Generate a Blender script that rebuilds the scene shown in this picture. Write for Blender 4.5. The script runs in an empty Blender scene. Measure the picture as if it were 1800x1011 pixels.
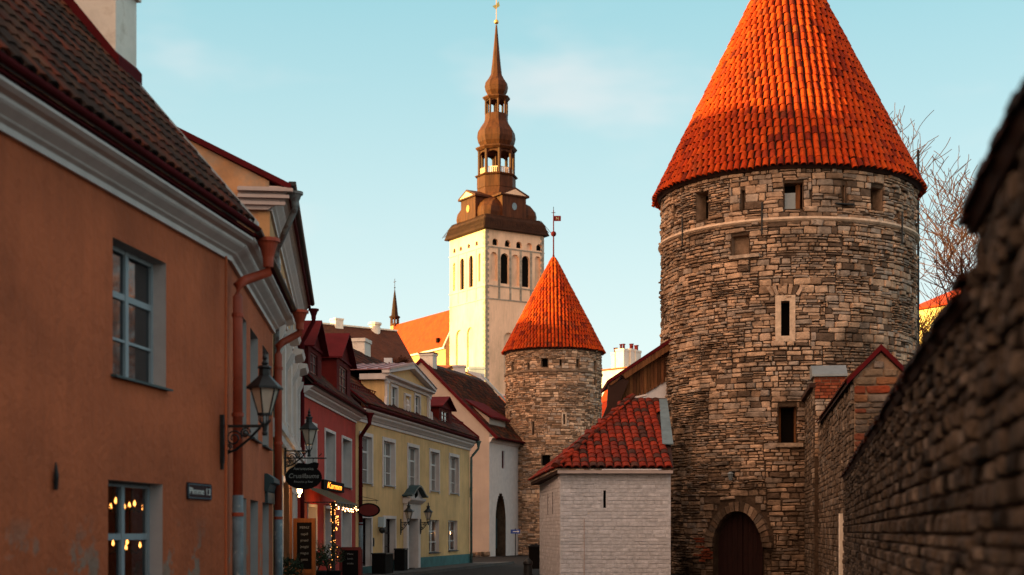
import bpy, math, random
import numpy as np
from mathutils import Matrix, Vector

rnd = random.Random(7)
R_ = math.radians
SC = bpy.context.scene
COL = SC.collection
CAM_H, F, HX, HY = 1.6, 2500.0, 900.0, 935.0      # eye height, focal length in photo pixels, principal column and horizon row

# ------------------------------------------------------------------ camera
cam = bpy.data.cameras.new('camera'); cam_o = bpy.data.objects.new('camera', cam); COL.objects.link(cam_o)
cam.sensor_width = 36.0; cam.lens = 50.0; cam.shift_y = 429.5 / 1800.0
cam.clip_start = 0.1; cam.clip_end = 6000
cam_o.location = (0, 0, CAM_H); cam_o.rotation_euler = (R_(90), 0, 0)
cam.dof.use_dof = True; cam.dof.focus_distance = 55.0; cam.dof.aperture_fstop = 1.5
SC.camera = cam_o

# ------------------------------------------------------------------ sky, sun, exposure
SUN_DIR = Vector((-0.95, -0.31, 0)).normalized()   # horizontal direction towards the sun
SUN_EL = R_(7.0)
SKY_STRENGTH, SUN_STRENGTH, EXPOSURE = 0.10, 5.0, 1.5
world = bpy.data.worlds.new('World'); SC.world = world; world.use_nodes = True
nt = world.node_tree; N = nt.nodes; L = nt.links
N.clear()
out = N.new('ShaderNodeOutputWorld'); bg = N.new('ShaderNodeBackground'); L.new(bg.outputs[0], out.inputs[0])
sky = N.new('ShaderNodeTexSky'); sky.sky_type = 'NISHITA'; sky.sun_disc = False
sky.sun_elevation = SUN_EL; sky.sun_rotation = math.atan2(SUN_DIR.x, SUN_DIR.y)
sky.altitude = 0; sky.air_density = 1.0; sky.dust_density = 0.6; sky.ozone_density = 1.2
bg.inputs['Strength'].default_value = SKY_STRENGTH
# pale haze veil, thickest towards the horizon all the way round, and a little thin cloud
def wmix(fac, a, b):
    m = N.new('ShaderNodeMix'); m.data_type = 'RGBA'
    for k, v in ((0, fac), (6, a), (7, b)):
        if isinstance(v, (tuple, float, int)): m.inputs[k].default_value = v
        else: L.new(v, m.inputs[k])
    return m.outputs[2]
tc = N.new('ShaderNodeTexCoord'); sx = N.new('ShaderNodeSeparateXYZ'); L.new(tc.outputs['Generated'], sx.inputs[0])
vr = N.new('ShaderNodeMapRange'); vr.interpolation_type = 'SMOOTHSTEP'
vr.inputs[1].default_value = -.05; vr.inputs[2].default_value = 1.0; vr.inputs[3].default_value = .90; vr.inputs[4].default_value = .70
L.new(sx.outputs[2], vr.inputs[0])
gr = N.new('ShaderNodeMapRange'); gr.inputs[1].default_value = 0.0; gr.inputs[2].default_value = .36; L.new(sx.outputs[2], gr.inputs[0])
veil = wmix(gr.outputs[0], (3.7, 3.95, 3.75, 1), (1.35, 2.6, 2.85, 1))
hz = N.new('ShaderNodeMapRange'); hz.inputs[1].default_value = .36; hz.inputs[2].default_value = 1.0; L.new(sx.outputs[2], hz.inputs[0])
veil = wmix(hz.outputs[0], veil, (3.4, 3.0, 2.7, 1))     # pinkish overhead haze, brightened to fill the shaded lane
# the sunset half of the sky: the same haze glows brighter and peach coloured
dt = N.new('ShaderNodeVectorMath'); dt.operation = 'DOT_PRODUCT'; dt.inputs[1].default_value = tuple(SUN_DIR); L.new(tc.outputs['Generated'], dt.inputs[0])
sr = N.new('ShaderNodeMapRange'); sr.interpolation_type = 'SMOOTHSTEP'; sr.inputs[1].default_value = -.05; sr.inputs[2].default_value = .50; L.new(dt.outputs['Value'], sr.inputs[0])
veil2 = wmix(sr.outputs[0], veil, (13.5, 7.8, 4.6, 1))
base = wmix(vr.outputs[0], sky.outputs[0], veil2)
mp = N.new('ShaderNodeMapping'); mp.inputs['Scale'].default_value = (1.0, 1.0, 2.4); mp.inputs['Location'].default_value = (.35, .1, .2); L.new(tc.outputs['Generated'], mp.inputs[0])
nz = N.new('ShaderNodeTexNoise'); nz.inputs['Scale'].default_value = 5.0; nz.inputs['Detail'].default_value = 4; nz.inputs['Roughness'].default_value = .5
L.new(mp.outputs[0], nz.inputs['Vector'])
rp = N.new('ShaderNodeMapRange'); rp.interpolation_type = 'SMOOTHSTEP'; rp.inputs[1].default_value = .52; rp.inputs[2].default_value = .80; rp.inputs[4].default_value = .55; L.new(nz.outputs['Fac'], rp.inputs[0])
L.new(wmix(rp.outputs[0], base, (3.5, 3.25, 3.2, 1)), bg.inputs['Color'])

sun = bpy.data.lights.new('sun', 'SUN'); sun_o = bpy.data.objects.new('sun', sun); COL.objects.link(sun_o)
sun.energy = SUN_STRENGTH; sun.angle = R_(0.5); sun.color = (1.0, 0.86, 0.27)
sd = Vector((SUN_DIR.x * math.cos(SUN_EL), SUN_DIR.y * math.cos(SUN_EL), math.sin(SUN_EL)))
sun_o.rotation_euler = sd.to_track_quat('Z', 'Y').to_euler(); sun_o.location = (-60, -40, 60)
SC.view_settings.view_transform = 'Standard'; SC.view_settings.look = 'None'
SC.view_settings.exposure = EXPOSURE; SC.view_settings.gamma = 1.0; SC.view_settings.use_curve_mapping = False
SC.render.engine = 'CYCLES'
SC.cycles.max_bounces = 6; SC.cycles.diffuse_bounces = 4; SC.cycles.transparent_max_bounces = 12
SC.cycles.use_denoising = True

# ------------------------------------------------------------------ materials
def mat(name, col=(1, 1, 1), rough=.85, var=.18, scale=1.5, bump=.25, bscale=18, metal=0.0, spec=.25, tint=True,
        patch=None, patch_col=None, patch_scale=.8, patch_pos=(.55, .62), patch_z=None, patch_low=None, streak=0, emit=None, estr=0, stretch=(1, 1, 1), bdist=.02):
    m = bpy.data.materials.new(name); m.use_nodes = True
    n = m.node_tree.nodes; l = m.node_tree.links; b = n['Principled BSDF']
    b.inputs['Roughness'].default_value = rough; b.inputs['Metallic'].default_value = metal
    b.inputs['Specular IOR Level'].default_value = spec
    geo = n.new('ShaderNodeNewGeometry'); mpn = n.new('ShaderNodeMapping'); mpn.inputs['Scale'].default_value = stretch
    l.new(geo.outputs['Position'], mpn.inputs[0])
    rgb = n.new('ShaderNodeRGB'); rgb.outputs[0].default_value = (*col, 1); cur = rgb.outputs[0]
    if tint:
        at = n.new('ShaderNodeAttribute'); at.attribute_name = 'tint'
        mm = n.new('ShaderNodeMix'); mm.data_type = 'RGBA'; mm.blend_type = 'MULTIPLY'; mm.inputs[0].default_value = 1
        l.new(cur, mm.inputs[6]); l.new(at.outputs['Color'], mm.inputs[7]); cur = mm.outputs[2]
    if patch_col:
        pn = n.new('ShaderNodeTexNoise'); pn.inputs['Scale'].default_value = patch_scale; pn.inputs['Detail'].default_value = 6; pn.inputs['Roughness'].default_value = .65
        l.new(mpn.outputs[0], pn.inputs['Vector'])
        pr = n.new('ShaderNodeMapRange'); pr.inputs[1].default_value = patch_pos[0]; pr.inputs[2].default_value = patch_pos[1]
        src = pn.outputs['Fac']
        if patch_low:                                   # dark patches get commoner low down, with the noise's own outline
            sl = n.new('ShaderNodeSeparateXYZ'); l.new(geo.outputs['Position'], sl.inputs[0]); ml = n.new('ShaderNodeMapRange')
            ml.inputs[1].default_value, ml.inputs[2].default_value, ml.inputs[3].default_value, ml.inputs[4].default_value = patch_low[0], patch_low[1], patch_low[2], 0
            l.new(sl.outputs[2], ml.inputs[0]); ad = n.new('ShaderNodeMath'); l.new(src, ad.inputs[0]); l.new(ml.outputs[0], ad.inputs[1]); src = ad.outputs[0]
        l.new(src, pr.inputs[0]); fac = pr.outputs[0]
        if patch_z:
            sx = n.new('ShaderNodeSeparateXYZ'); l.new(geo.outputs['Position'], sx.inputs[0])
            zr = n.new('ShaderNodeMapRange'); zr.inputs[1].default_value = patch_z[0]; zr.inputs[2].default_value = patch_z[1]
            zr.inputs[3].default_value = 1; zr.inputs[4].default_value = 0
            l.new(sx.outputs[2], zr.inputs[0]); mu = n.new('ShaderNodeMath'); mu.operation = 'MULTIPLY'
            l.new(fac, mu.inputs[0]); l.new(zr.outputs[0], mu.inputs[1]); fac = mu.outputs[0]
        pm = n.new('ShaderNodeMix'); pm.data_type = 'RGBA'; l.new(fac, pm.inputs[0]); l.new(cur, pm.inputs[6])
        pm.inputs[7].default_value = (*patch_col, 1); cur = pm.outputs[2]
    if var:
        a = n.new('ShaderNodeTexNoise'); a.inputs['Scale'].default_value = scale; a.inputs['Detail'].default_value = 8; a.inputs['Roughness'].default_value = .62
        l.new(mpn.outputs[0], a.inputs['Vector'])
        r = n.new('ShaderNodeMapRange'); r.inputs[1].default_value = .3; r.inputs[2].default_value = .7
        r.inputs[3].default_value = 1 - var; r.inputs[4].default_value = 1 + var; l.new(a.outputs['Fac'], r.inputs[0])
        mm = n.new('ShaderNodeMix'); mm.data_type = 'RGBA'; mm.blend_type = 'MULTIPLY'; mm.inputs[0].default_value = 1
        l.new(cur, mm.inputs[6]); l.new(r.outputs[0], mm.inputs[7]); cur = mm.outputs[2]
    if streak:                                          # rain streaks and hairline trowel marks
        sm = n.new('ShaderNodeMapping'); sm.inputs['Scale'].default_value = (5, 5, .35); l.new(geo.outputs['Position'], sm.inputs[0])
        a = n.new('ShaderNodeTexNoise'); a.inputs['Scale'].default_value = 1.3; a.inputs['Detail'].default_value = 9; a.inputs['Roughness'].default_value = .7; l.new(sm.outputs[0], a.inputs['Vector'])
        r = n.new('ShaderNodeMapRange'); r.inputs[1].default_value = .35; r.inputs[2].default_value = .62; r.inputs[3].default_value = 1 - streak; r.inputs[4].default_value = 1; l.new(a.outputs['Fac'], r.inputs[0])
        v_ = n.new('ShaderNodeTexVoronoi'); v_.feature = 'DISTANCE_TO_EDGE'; v_.inputs['Scale'].default_value = .9; wv = n.new('ShaderNodeTexNoise'); wv.inputs['Scale'].default_value = 2.5; wv.inputs['Detail'].default_value = 5
        l.new(geo.outputs['Position'], wv.inputs['Vector']); av = n.new('ShaderNodeVectorMath'); av.operation = 'ADD'; l.new(geo.outputs['Position'], av.inputs[0]); l.new(wv.outputs['Color'], av.inputs[1]); l.new(av.outputs[0], v_.inputs['Vector'])
        vr_ = n.new('ShaderNodeMapRange'); vr_.inputs[1].default_value = 0; vr_.inputs[2].default_value = .006; vr_.inputs[3].default_value = 1 - streak * 1.2; vr_.inputs[4].default_value = 1; l.new(v_.outputs['Distance'], vr_.inputs[0])
        for s_ in (r, vr_):
            mm = n.new('ShaderNodeMix'); mm.data_type = 'RGBA'; mm.blend_type = 'MULTIPLY'; mm.inputs[0].default_value = 1
            l.new(cur, mm.inputs[6]); l.new(s_.outputs[0], mm.inputs[7]); cur = mm.outputs[2]
    l.new(cur, b.inputs['Base Color'])
    if bump:
        bn = n.new('ShaderNodeTexNoise'); bn.inputs['Scale'].default_value = bscale; bn.inputs['Detail'].default_value = 6
        l.new(mpn.outputs[0], bn.inputs['Vector'])
        bp = n.new('ShaderNodeBump'); bp.inputs['Strength'].default_value = bump; bp.inputs['Distance'].default_value = bdist
        l.new(bn.outputs['Fac'], bp.inputs['Height']); l.new(bp.outputs[0], b.inputs['Normal'])
    if emit:
        b.inputs['Emission Color'].default_value = (*emit, 1); b.inputs['Emission Strength'].default_value = estr
    return m

M = {}
M['salmon'] = mat('salmon plaster', (.43, .100, .036), streak=.13, var=.24, scale=.75, bump=.7, bscale=11, bdist=.03, patch_col=(.27, .165, .12), patch_scale=2.2, patch_pos=(.55, .60), patch_z=(1.25, 1.8))
M['ochre'] = mat('cream ochre plaster', (.52, .28, .125), var=.2, scale=1.3, bump=.3, bscale=8)
M['ochre_stain'] = mat('stained ochre plaster', (.48, .25, .12), var=.25, scale=1.8, bump=.4, bscale=7, patch_col=(.28, .22, .16), patch_scale=1.1, patch_pos=(.47, .62))
M['red_plaster'] = mat('red plaster', (.42, .034, .022), streak=.18, var=.16, scale=1.6, bump=.25, bscale=9)
M['yellow'] = mat('yellow plaster', (.68, .43, .19), streak=.16, var=.18, scale=.8, bump=.25, bscale=8)
M['cream'] = mat('cream plaster', (.40, .32, .27), streak=.05, var=.14, scale=.5, bump=.25, bscale=5, patch_col=(.42, .32, .24), patch_scale=.5, patch_pos=(.56, .72))
M['white_trim'] = mat('white painted trim', (.58, .50, .47), var=.10, scale=3, bump=.12, bscale=14, rough=.7)
M['grey_trim'] = mat('grey painted reveal', (.42, .35, .33), var=.12, scale=2, bump=.15, bscale=10)
M['white_wall'] = mat('whitewashed plaster', (.54, .545, .58), streak=.12, var=.16, scale=1.2, bump=.3, bscale=8)
M['pale_stone'] = mat('pale worn stone', (.50, .38, .28), var=.3, scale=4, bump=.6, bscale=10, rough=.95, bdist=.04)
M['autumn'] = mat('orange autumn leaves', (.42, .13, .02), var=.4, scale=4, bump=0)
M['chimney_white'] = mat('weathered white plaster', (.72, .66, .58), var=.14, scale=2.2, bump=.3, bscale=10, patch_col=(.40, .33, .26), patch_scale=2.2, patch_pos=(.56, .74))
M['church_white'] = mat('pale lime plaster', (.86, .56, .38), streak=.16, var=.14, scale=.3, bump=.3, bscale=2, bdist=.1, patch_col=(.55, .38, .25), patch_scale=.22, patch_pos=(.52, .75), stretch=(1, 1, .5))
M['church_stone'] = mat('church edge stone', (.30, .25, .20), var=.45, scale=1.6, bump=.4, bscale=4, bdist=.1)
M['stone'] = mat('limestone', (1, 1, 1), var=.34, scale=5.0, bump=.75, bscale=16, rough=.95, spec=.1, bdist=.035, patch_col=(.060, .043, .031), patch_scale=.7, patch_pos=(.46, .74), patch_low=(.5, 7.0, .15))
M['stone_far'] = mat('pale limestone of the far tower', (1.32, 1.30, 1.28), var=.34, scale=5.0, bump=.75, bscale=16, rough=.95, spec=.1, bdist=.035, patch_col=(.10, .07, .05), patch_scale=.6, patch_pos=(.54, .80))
M['stone_near'] = mat('limestone near wall', (1, 1, 1), var=.4, scale=9.0, bump=.8, bscale=22, rough=.95, spec=.1, bdist=.03, patch_col=(.05, .04, .034), patch_scale=2.2, patch_pos=(.54, .66))
M['mortar'] = mat('lime mortar', (.065, .045, .032), var=.4, scale=3, bump=.7, bscale=14, rough=1, spec=.05, bdist=.04)
M['mortar_pale'] = mat('pale lime mortar', (.22, .155, .11), var=.35, scale=3, bump=.7, bscale=14, rough=1, spec=.05, bdist=.04)
M['brick'] = mat('brick', (1, 1, 1), var=.25, scale=7, bump=.4, bscale=22, rough=.9, spec=.1)
M['tile'] = mat('clay tile', (1, 1, 1), var=.32, scale=5, bump=.35, bscale=25, rough=.85, spec=.12, patch_col=(.11, .038, .018), patch_scale=1.1, patch_pos=(.56, .80))
M['under_roof'] = mat('roof underlay', (.03, .012, .008), var=.2, bump=.2)
M['dark_red_metal'] = mat('dark red sheet metal', (.080, .007, .009), rough=.8, var=.22, scale=2, bump=.06, bscale=5, spec=.05)
M['dark_red_paint'] = mat('dark red painted boards', (.085, .010, .009), rough=.9, var=.2, scale=3, bump=.1, spec=.08)
M['mauve_metal'] = mat('faded red sheet metal', (.25, .095, .095), rough=.42, var=.2, scale=2, bump=.06, bscale=5, spec=.5)
M['pipe_red'] = mat('red painted pipe', (.30, .050, .022), rough=.55, var=.25, scale=4, bump=.1, bscale=18)
M['pipe_grey'] = mat('grey painted pipe', (.14, .15, .15), rough=.5, var=.25, scale=5, bump=.1, patch_col=(.06, .03, .025), patch_scale=3, patch_pos=(.5, .6))
M['pipe_teal'] = mat('teal painted pipe', (.07, .13, .13), rough=.55, var=.3, scale=5, bump=.1)
M['pipe_blue'] = mat('chipped blue grey pipe', (.13, .16, .18), rough=.6, var=.3, scale=6, bump=.2, patch_col=(.28, .28, .27), patch_scale=7, patch_pos=(.58, .64))
M['iron'] = mat('black wrought iron', (.010, .011, .012), rough=.5, var=.2, scale=8, bump=.1, spec=.28)
M['lead'] = mat('grey lead sheet', (.17, .21, .235), rough=.45, var=.15, scale=3, bump=.1, spec=.5, metal=.3)
M['flashing_dark'] = mat('dull blue grey flashing', (.10, .145, .17), rough=.7, var=.3, bump=.1, spec=.15)
M['blue_lead'] = mat('blue grey flashing', (.30, .36, .40), rough=.4, var=.12, bump=.05, spec=.5)
M['copper'] = mat('brown copper sheet', (.075, .022, .007), rough=.6, var=.5, scale=.9, bump=.1, bscale=1.5, metal=.0, spec=.15, stretch=(2.5, 2.5, .35))
M['copper_dark'] = mat('dark copper skirt', (.040, .015, .007), rough=.7, var=.35, scale=1.2, bump=.1, metal=.0, spec=.12)
M['gold'] = mat('gilded ball', (.85, .45, .12), rough=.3, var=.1, metal=.9)
M['dark'] = mat('dark interior', (.008, .007, .006), var=0, bump=0, rough=1, spec=0)
M['frame_grey'] = mat('grey blue window frame', (.26, .29, .31), rough=.6, var=.1, bump=.05)
M['frame_white'] = mat('white window frame', (.62, .60, .58), rough=.6, var=.06, bump=.05)
M['frame_red'] = mat('dark red window frame', (.13, .02, .018), rough=.6, var=.1, bump=.05)
M['sill_teal'] = mat('dark teal sill', (.03, .055, .06), rough=.5, var=.15, bump=.05)
M['teal'] = mat('teal plinth paint', (.03, .12, .125), rough=.8, var=.25, scale=2, bump=.2)
M['wood_brown'] = mat('weathered boards', (.12, .050, .019), var=.55, scale=3.0, bump=.5, bscale=9, stretch=(4, 4, .4), rough=.9)
M['wood_door'] = mat('dark red door boards', (.018, .005, .004), var=.4, scale=4, bump=.3, stretch=(5, 5, .5))
M['wood_orange'] = mat('varnished wood', (.24, .075, .022), var=.3, scale=4, bump=.15, rough=.5, stretch=(4, 4, .6))
M['black_paint'] = mat('black board', (.008, .007, .007), rough=.85, var=.2, bump=.05, spec=.06)
M['sign_blue'] = mat('dark blue enamel', (.008, .012, .022), rough=.25, var=.05, bump=0, spec=.5)
M['sign_rim'] = mat('pale blue enamel line', (.07, .15, .19), rough=.3, var=.05, bump=0)
M['letter_white'] = mat('white lettering', (.65, .65, .62), rough=.5, var=0, bump=0)
M['letter_grey'] = mat('grey lettering', (.22, .21, .20), rough=.5, var=0, bump=0)
M['blue_sign'] = mat('blue street sign', (.02, .05, .22), rough=.4, var=.05, bump=0)
M['asphalt'] = mat('dark cobbled road', (.015, .014, .014), var=.4, scale=3, bump=.7, bscale=7, rough=.9, spec=.1, bdist=.04)
M['pavement'] = mat('pavement slabs', (.045, .042, .04), var=.3, scale=2, bump=.4, bscale=6)
M['orange_roof'] = mat('sunlit orange tiles', (.44, .036, .002), var=.28, scale=.8, bump=.8, bscale=2.5, bdist=.15)
M['bark'] = mat('tree bark', (.05, .028, .018), var=.4, scale=6, bump=.5, rough=.95)
M['twig'] = mat('reddish twigs', (.085, .030, .018), var=.3, bump=0, rough=.95)
M['leaf'] = mat('dark evergreen leaves', (.02, .028, .012), var=.4, scale=8, bump=0)
M['awning'] = mat('striped awning cloth', (1, 1, 1), var=.15, scale=3, bump=.1)
M['lamp_glass'] = mat('frosted lamp glass', (.42, .36, .30), rough=.25, var=.12, scale=5, bump=.05, spec=.6)
M['bulb'] = mat('glowing bulb', (1, .7, .4), var=0, bump=0, emit=(1.0, .50, .20), estr=7)
M['bulb_soft'] = mat('soft glowing bulb', (1, .7, .4), var=0, bump=0, emit=(1.0, .36, .07), estr=2.4)
M['neon'] = mat('orange lit lettering', (.9, .3, .05), var=0, bump=0, emit=(1.0, .24, .02), estr=1.5)
M['curtain'] = mat('pale curtain', (.35, .32, .28), var=.2, scale=3, bump=.2)
M['room'] = mat('warm room wall', (.20, .11, .06), var=.25, bump=.1)

def glass(name, clear=0.0, col=(.012, .013, .015)):
    m = bpy.data.materials.new(name); m.use_nodes = True
    n = m.node_tree.nodes; l = m.node_tree.links; b = n['Principled BSDF']
    b.inputs['Base Color'].default_value = (*col, 1); b.inputs['Roughness'].default_value = .04; b.inputs['Specular IOR Level'].default_value = .75
    g = n.new('ShaderNodeNewGeometry'); t = n.new('ShaderNodeTexNoise'); t.inputs['Scale'].default_value = 2.2; l.new(g.outputs['Position'], t.inputs['Vector'])
    bp = n.new('ShaderNodeBump'); bp.inputs['Strength'].default_value = .05; bp.inputs['Distance'].default_value = .02; l.new(t.outputs['Fac'], bp.inputs['Height']); l.new(bp.outputs[0], b.inputs['Normal'])
    if clear:
        tr = n.new('ShaderNodeBsdfTransparent'); gl = n.new('ShaderNodeBsdfGlossy'); gl.inputs['Roughness'].default_value = .04
        fr = n.new('ShaderNodeFresnel'); fr.inputs['IOR'].default_value = 1.5; ms = n.new('ShaderNodeMixShader')
        l.new(fr.outputs[0], ms.inputs[0]); l.new(tr.outputs[0], ms.inputs[1]); l.new(gl.outputs[0], ms.inputs[2])
        l.new(ms.outputs[0], n['Material Output'].inputs[0]); l.new(bp.outputs[0], gl.inputs['Normal'])
    return m
M['glass'] = glass('window glass'); M['glass_pale'] = glass('curtain and sky reflection glass', 0, (.14, .125, .115)); M['glass_clear'] = glass('clear window glass', 1)  # glass_pale: curtains and reflected sky put into the base colour

# ------------------------------------------------------------------ mesh helpers
class MB:
    def __init__(s): s.v = []; s.f = []; s.t = []
    def add(s, vs, fs, t=(1, 1, 1)):
        o = len(s.v); s.v.extend([tuple(map(float, p)) for p in vs]); s.f.extend([[i + o for i in f] for f in fs]); s.t.extend([t] * len(fs)); return s
    def box(s, x0, x1, y0, y1, z0, z1, t=(1, 1, 1)):
        return s.add([(x0, y0, z0), (x1, y0, z0), (x1, y1, z0), (x0, y1, z0), (x0, y0, z1), (x1, y0, z1), (x1, y1, z1), (x0, y1, z1)],
                     [(0, 3, 2, 1), (4, 5, 6, 7), (0, 1, 5, 4), (1, 2, 6, 5), (2, 3, 7, 6), (3, 0, 4, 7)], t)
    def quad(s, a, b, c, d, t=(1, 1, 1)): return s.add([a, b, c, d], [(0, 1, 2, 3)], t)
    def prism(s, poly, a, b, t=(1, 1, 1)):
        """poly: list of 3D points (one end), a->b: translation of the other end"""
        n = len(poly); d = Vector(b) - Vector(a)
        vs = [Vector(p) for p in poly] + [Vector(p) + d for p in poly]
        fs = [tuple(range(n))[::-1], tuple(range(n, 2 * n))] + [(i, (i + 1) % n, n + (i + 1) % n, n + i) for i in range(n)]
        return s.add(vs, fs, t)
    def sweepx(s, prof, x0, x1, t=(1, 1, 1)):
        """prof: list of (y,z), extruded along x"""
        return s.prism([(x0, y, z) for y, z in prof], (x0, 0, 0), (x1, 0, 0), t)
    def tube(s, path, r, n=8, t=(1, 1, 1), caps=True):
        P = [Vector(p) for p in path]; rs = r if isinstance(r, (list, tuple)) else [r] * len(P); rings = []
        for i, p in enumerate(P):
            d = (P[min(i + 1, len(P) - 1)] - P[max(i - 1, 0)]).normalized()
            up = Vector((0, 0, 1)) if abs(d.z) < .95 else Vector((1, 0, 0))
            a = d.cross(up).normalized(); b = a.cross(d)
            rings.append([p + (a * math.cos(2 * math.pi * k / n) + b * math.sin(2 * math.pi * k / n)) * rs[i] for k in range(n)])
        vs = [q for rg in rings for q in rg]; fs = []
        for i in range(len(P) - 1):
            for k in range(n): fs.append((i * n + k, i * n + (k + 1) % n, (i + 1) * n + (k + 1) % n, (i + 1) * n + k))
        if caps: fs += [tuple(range(n))[::-1], tuple(range((len(P) - 1) * n, len(P) * n))]
        return s.add(vs, fs, t)
    def lathe(s, prof, n=24, c=(0, 0, 0), t=(1, 1, 1), rot=0.0, caps=True):
        vs = []; fs = []
        for r, z in prof:
            for k in range(n):
                a = rot + 2 * math.pi * k / n; vs.append((c[0] + r * math.cos(a), c[1] + r * math.sin(a), c[2] + z))
        for i in range(len(prof) - 1):
            for k in range(n): fs.append((i * n + k, i * n + (k + 1) % n, (i + 1) * n + (k + 1) % n, (i + 1) * n + k))
        if caps: fs += [tuple(range(n))[::-1], tuple(range((len(prof) - 1) * n, len(prof) * n))]
        return s.add(vs, fs, t)
    def sheet(s, x0, x1, z0, z1, holes=(), fn=None, t=(1, 1, 1), xs=(), zs=()):
        """wall face of cells in (x,z) with rectangular holes; fn maps (x,z) to 3D"""
        fn = fn or (lambda x, z: (x, 0, z))
        X = sorted({x0, x1, *[x for x in xs if x0 < x < x1], *[h[i] for h in holes for i in (0, 1) if x0 < h[i] < x1]})
        Z = sorted({z0, z1, *[z for z in zs if z0 < z < z1], *[h[i] for h in holes for i in (2, 3) if z0 < h[i] < z1]})
        for i in range(len(X) - 1):
            for j in range(len(Z) - 1):
                cx, cz = (X[i] + X[i + 1]) / 2, (Z[j] + Z[j + 1]) / 2
                if any(h[0] < cx < h[1] and h[2] < cz < h[3] for h in holes): continue
                s.quad(fn(X[i], Z[j]), fn(X[i + 1], Z[j]), fn(X[i + 1], Z[j + 1]), fn(X[i], Z[j + 1]), t)
        return s
    def build(s, name, m, parent=None, smooth=False, label=None, loc=None, kind=None):
        me = bpy.data.meshes.new(name); me.from_pydata(s.v, [], s.f)
        at = me.attributes.new('tint', 'FLOAT_COLOR', 'FACE')
        at.data.foreach_set('color', np.array([(*t, 1.0) for t in s.t], dtype=np.float32).ravel())
        me.materials.append(M[m] if isinstance(m, str) else m)
        if smooth: me.polygons.foreach_set('use_smooth', [True] * len(me.polygons))
        me.update()
        o = bpy.data.objects.new(name, me); COL.objects.link(o)
        if parent is not None: o.parent = parent
        if loc is not None: o.location = loc
        if label: o['label'] = label
        if kind: o['kind'] = kind
        return o

def thing(name, label, cat, loc=(0, 0, 0), rotz=0.0, group=None):
    o = bpy.data.objects.new(name, None); COL.objects.link(o); o.empty_display_size = .3
    o.location = loc; o.rotation_euler = (0, 0, rotz); o['label'] = label; o['category'] = cat
    if group: o['group'] = group
    return o
def tag(o, label, cat, group=None):
    o['label'] = label; o['category'] = cat
    if group: o['group'] = group
    return o
def structure(o): o['kind'] = 'structure'; return o
def pt(px, py, d): return Vector(((px - HX) / F * d, d, CAM_H + (HY - py) / F * d))

class Fac:
    """a straight wall line measured from the photo: local x along it, y into the building, z up"""
    def __init__(s, O, u):
        s.O = O; k = math.hypot(*u); s.u = (u[0] / k, u[1] / k); s.n = (-s.u[1], s.u[0]); s.rot = math.atan2(s.u[1], s.u[0])
    def at(s, px, py, off=0.0):
        k = (px - HX) / F; ox, oy = s.O[0] + s.n[0] * off, s.O[1] + s.n[1] * off
        t = (k * oy - ox) / (s.u[0] - k * s.u[1]); Y = oy + s.u[1] * t
        return t, CAM_H + (HY - py) / F * Y
    def rect(s, x0, y0, x1, y1, off=0.0):
        a = s.at(x0, y0, off); b = s.at(x1, y1, off); return (min(a[0], b[0]), max(a[0], b[0]), min(a[1], b[1]), max(a[1], b[1]))
    def w(s, x, y, z): return Vector((s.O[0] + s.u[0] * x + s.n[0] * y, s.O[1] + s.u[1] * x + s.n[1] * y, z))
    def empty(s, name, label, cat, group=None): return thing(name, label, cat, (s.O[0], s.O[1], 0), s.rot, group)

# ---- pieces (stones, bricks, tiles) -------------------------------------------------------------
def stone_variant(r):
    """unit stone: x,z in -.5.. .5, front at y=-1, back at y=0; chipped edges"""
    c = .10; ins = .07
    ring = [(-.5 + c, -.5), (.5 - c, -.5), (.5, -.5 + c), (.5, .5 - c), (.5 - c, .5), (-.5 + c, .5), (-.5, .5 - c), (-.5, -.5 + c)]
    j = lambda a: a + r.uniform(-.06, .05)
    v = [(j(x), 0, j(z)) for x, z in ring]
    m = [(p[0], -.62 - r.uniform(0, .12), p[2]) for p in v]
    fr = [(p[0] * (1 - 2 * ins) + r.uniform(-.02, .02), -.9 + r.uniform(-.12, .1), p[2] * (1 - 3.2 * ins) + r.uniform(-.03, .03)) for p in v]
    v = v + m + fr + [(r.uniform(-.15, .15), -1.0, r.uniform(-.12, .12))]
    f = [(i, (i + 1) % 8, 8 + (i + 1) % 8, 8 + i) for i in range(8)] + [(8 + i, 8 + (i + 1) % 8, 16 + (i + 1) % 8, 16 + i) for i in range(8)] + [(16 + i, 16 + (i + 1) % 8, 24) for i in range(8)]
    return v, f
def brick_variant(r):
    j = lambda: r.uniform(-.012, .012)
    v = [(-.5, 0, -.5), (.5, 0, -.5), (.5, 0, .5), (-.5, 0, .5)]
    e = [(-.5 + j(), -.8, -.5 + j()), (.5 + j(), -.8, -.5 + j()), (.5 + j(), -.8, .5 + j()), (-.5 + j(), -.8, .5 + j())]
    g = [(p[0] * .95, -1 + r.uniform(-.1, .1), p[2] * .88) for p in e]
    v = v + e + g
    f = [(i, (i + 1) % 4, 4 + (i + 1) % 4, 4 + i) for i in range(4)] + [(4 + i, 4 + (i + 1) % 4, 8 + (i + 1) % 4, 8 + i) for i in range(4)] + [(8, 9, 10, 11)]
    return v, f
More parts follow.
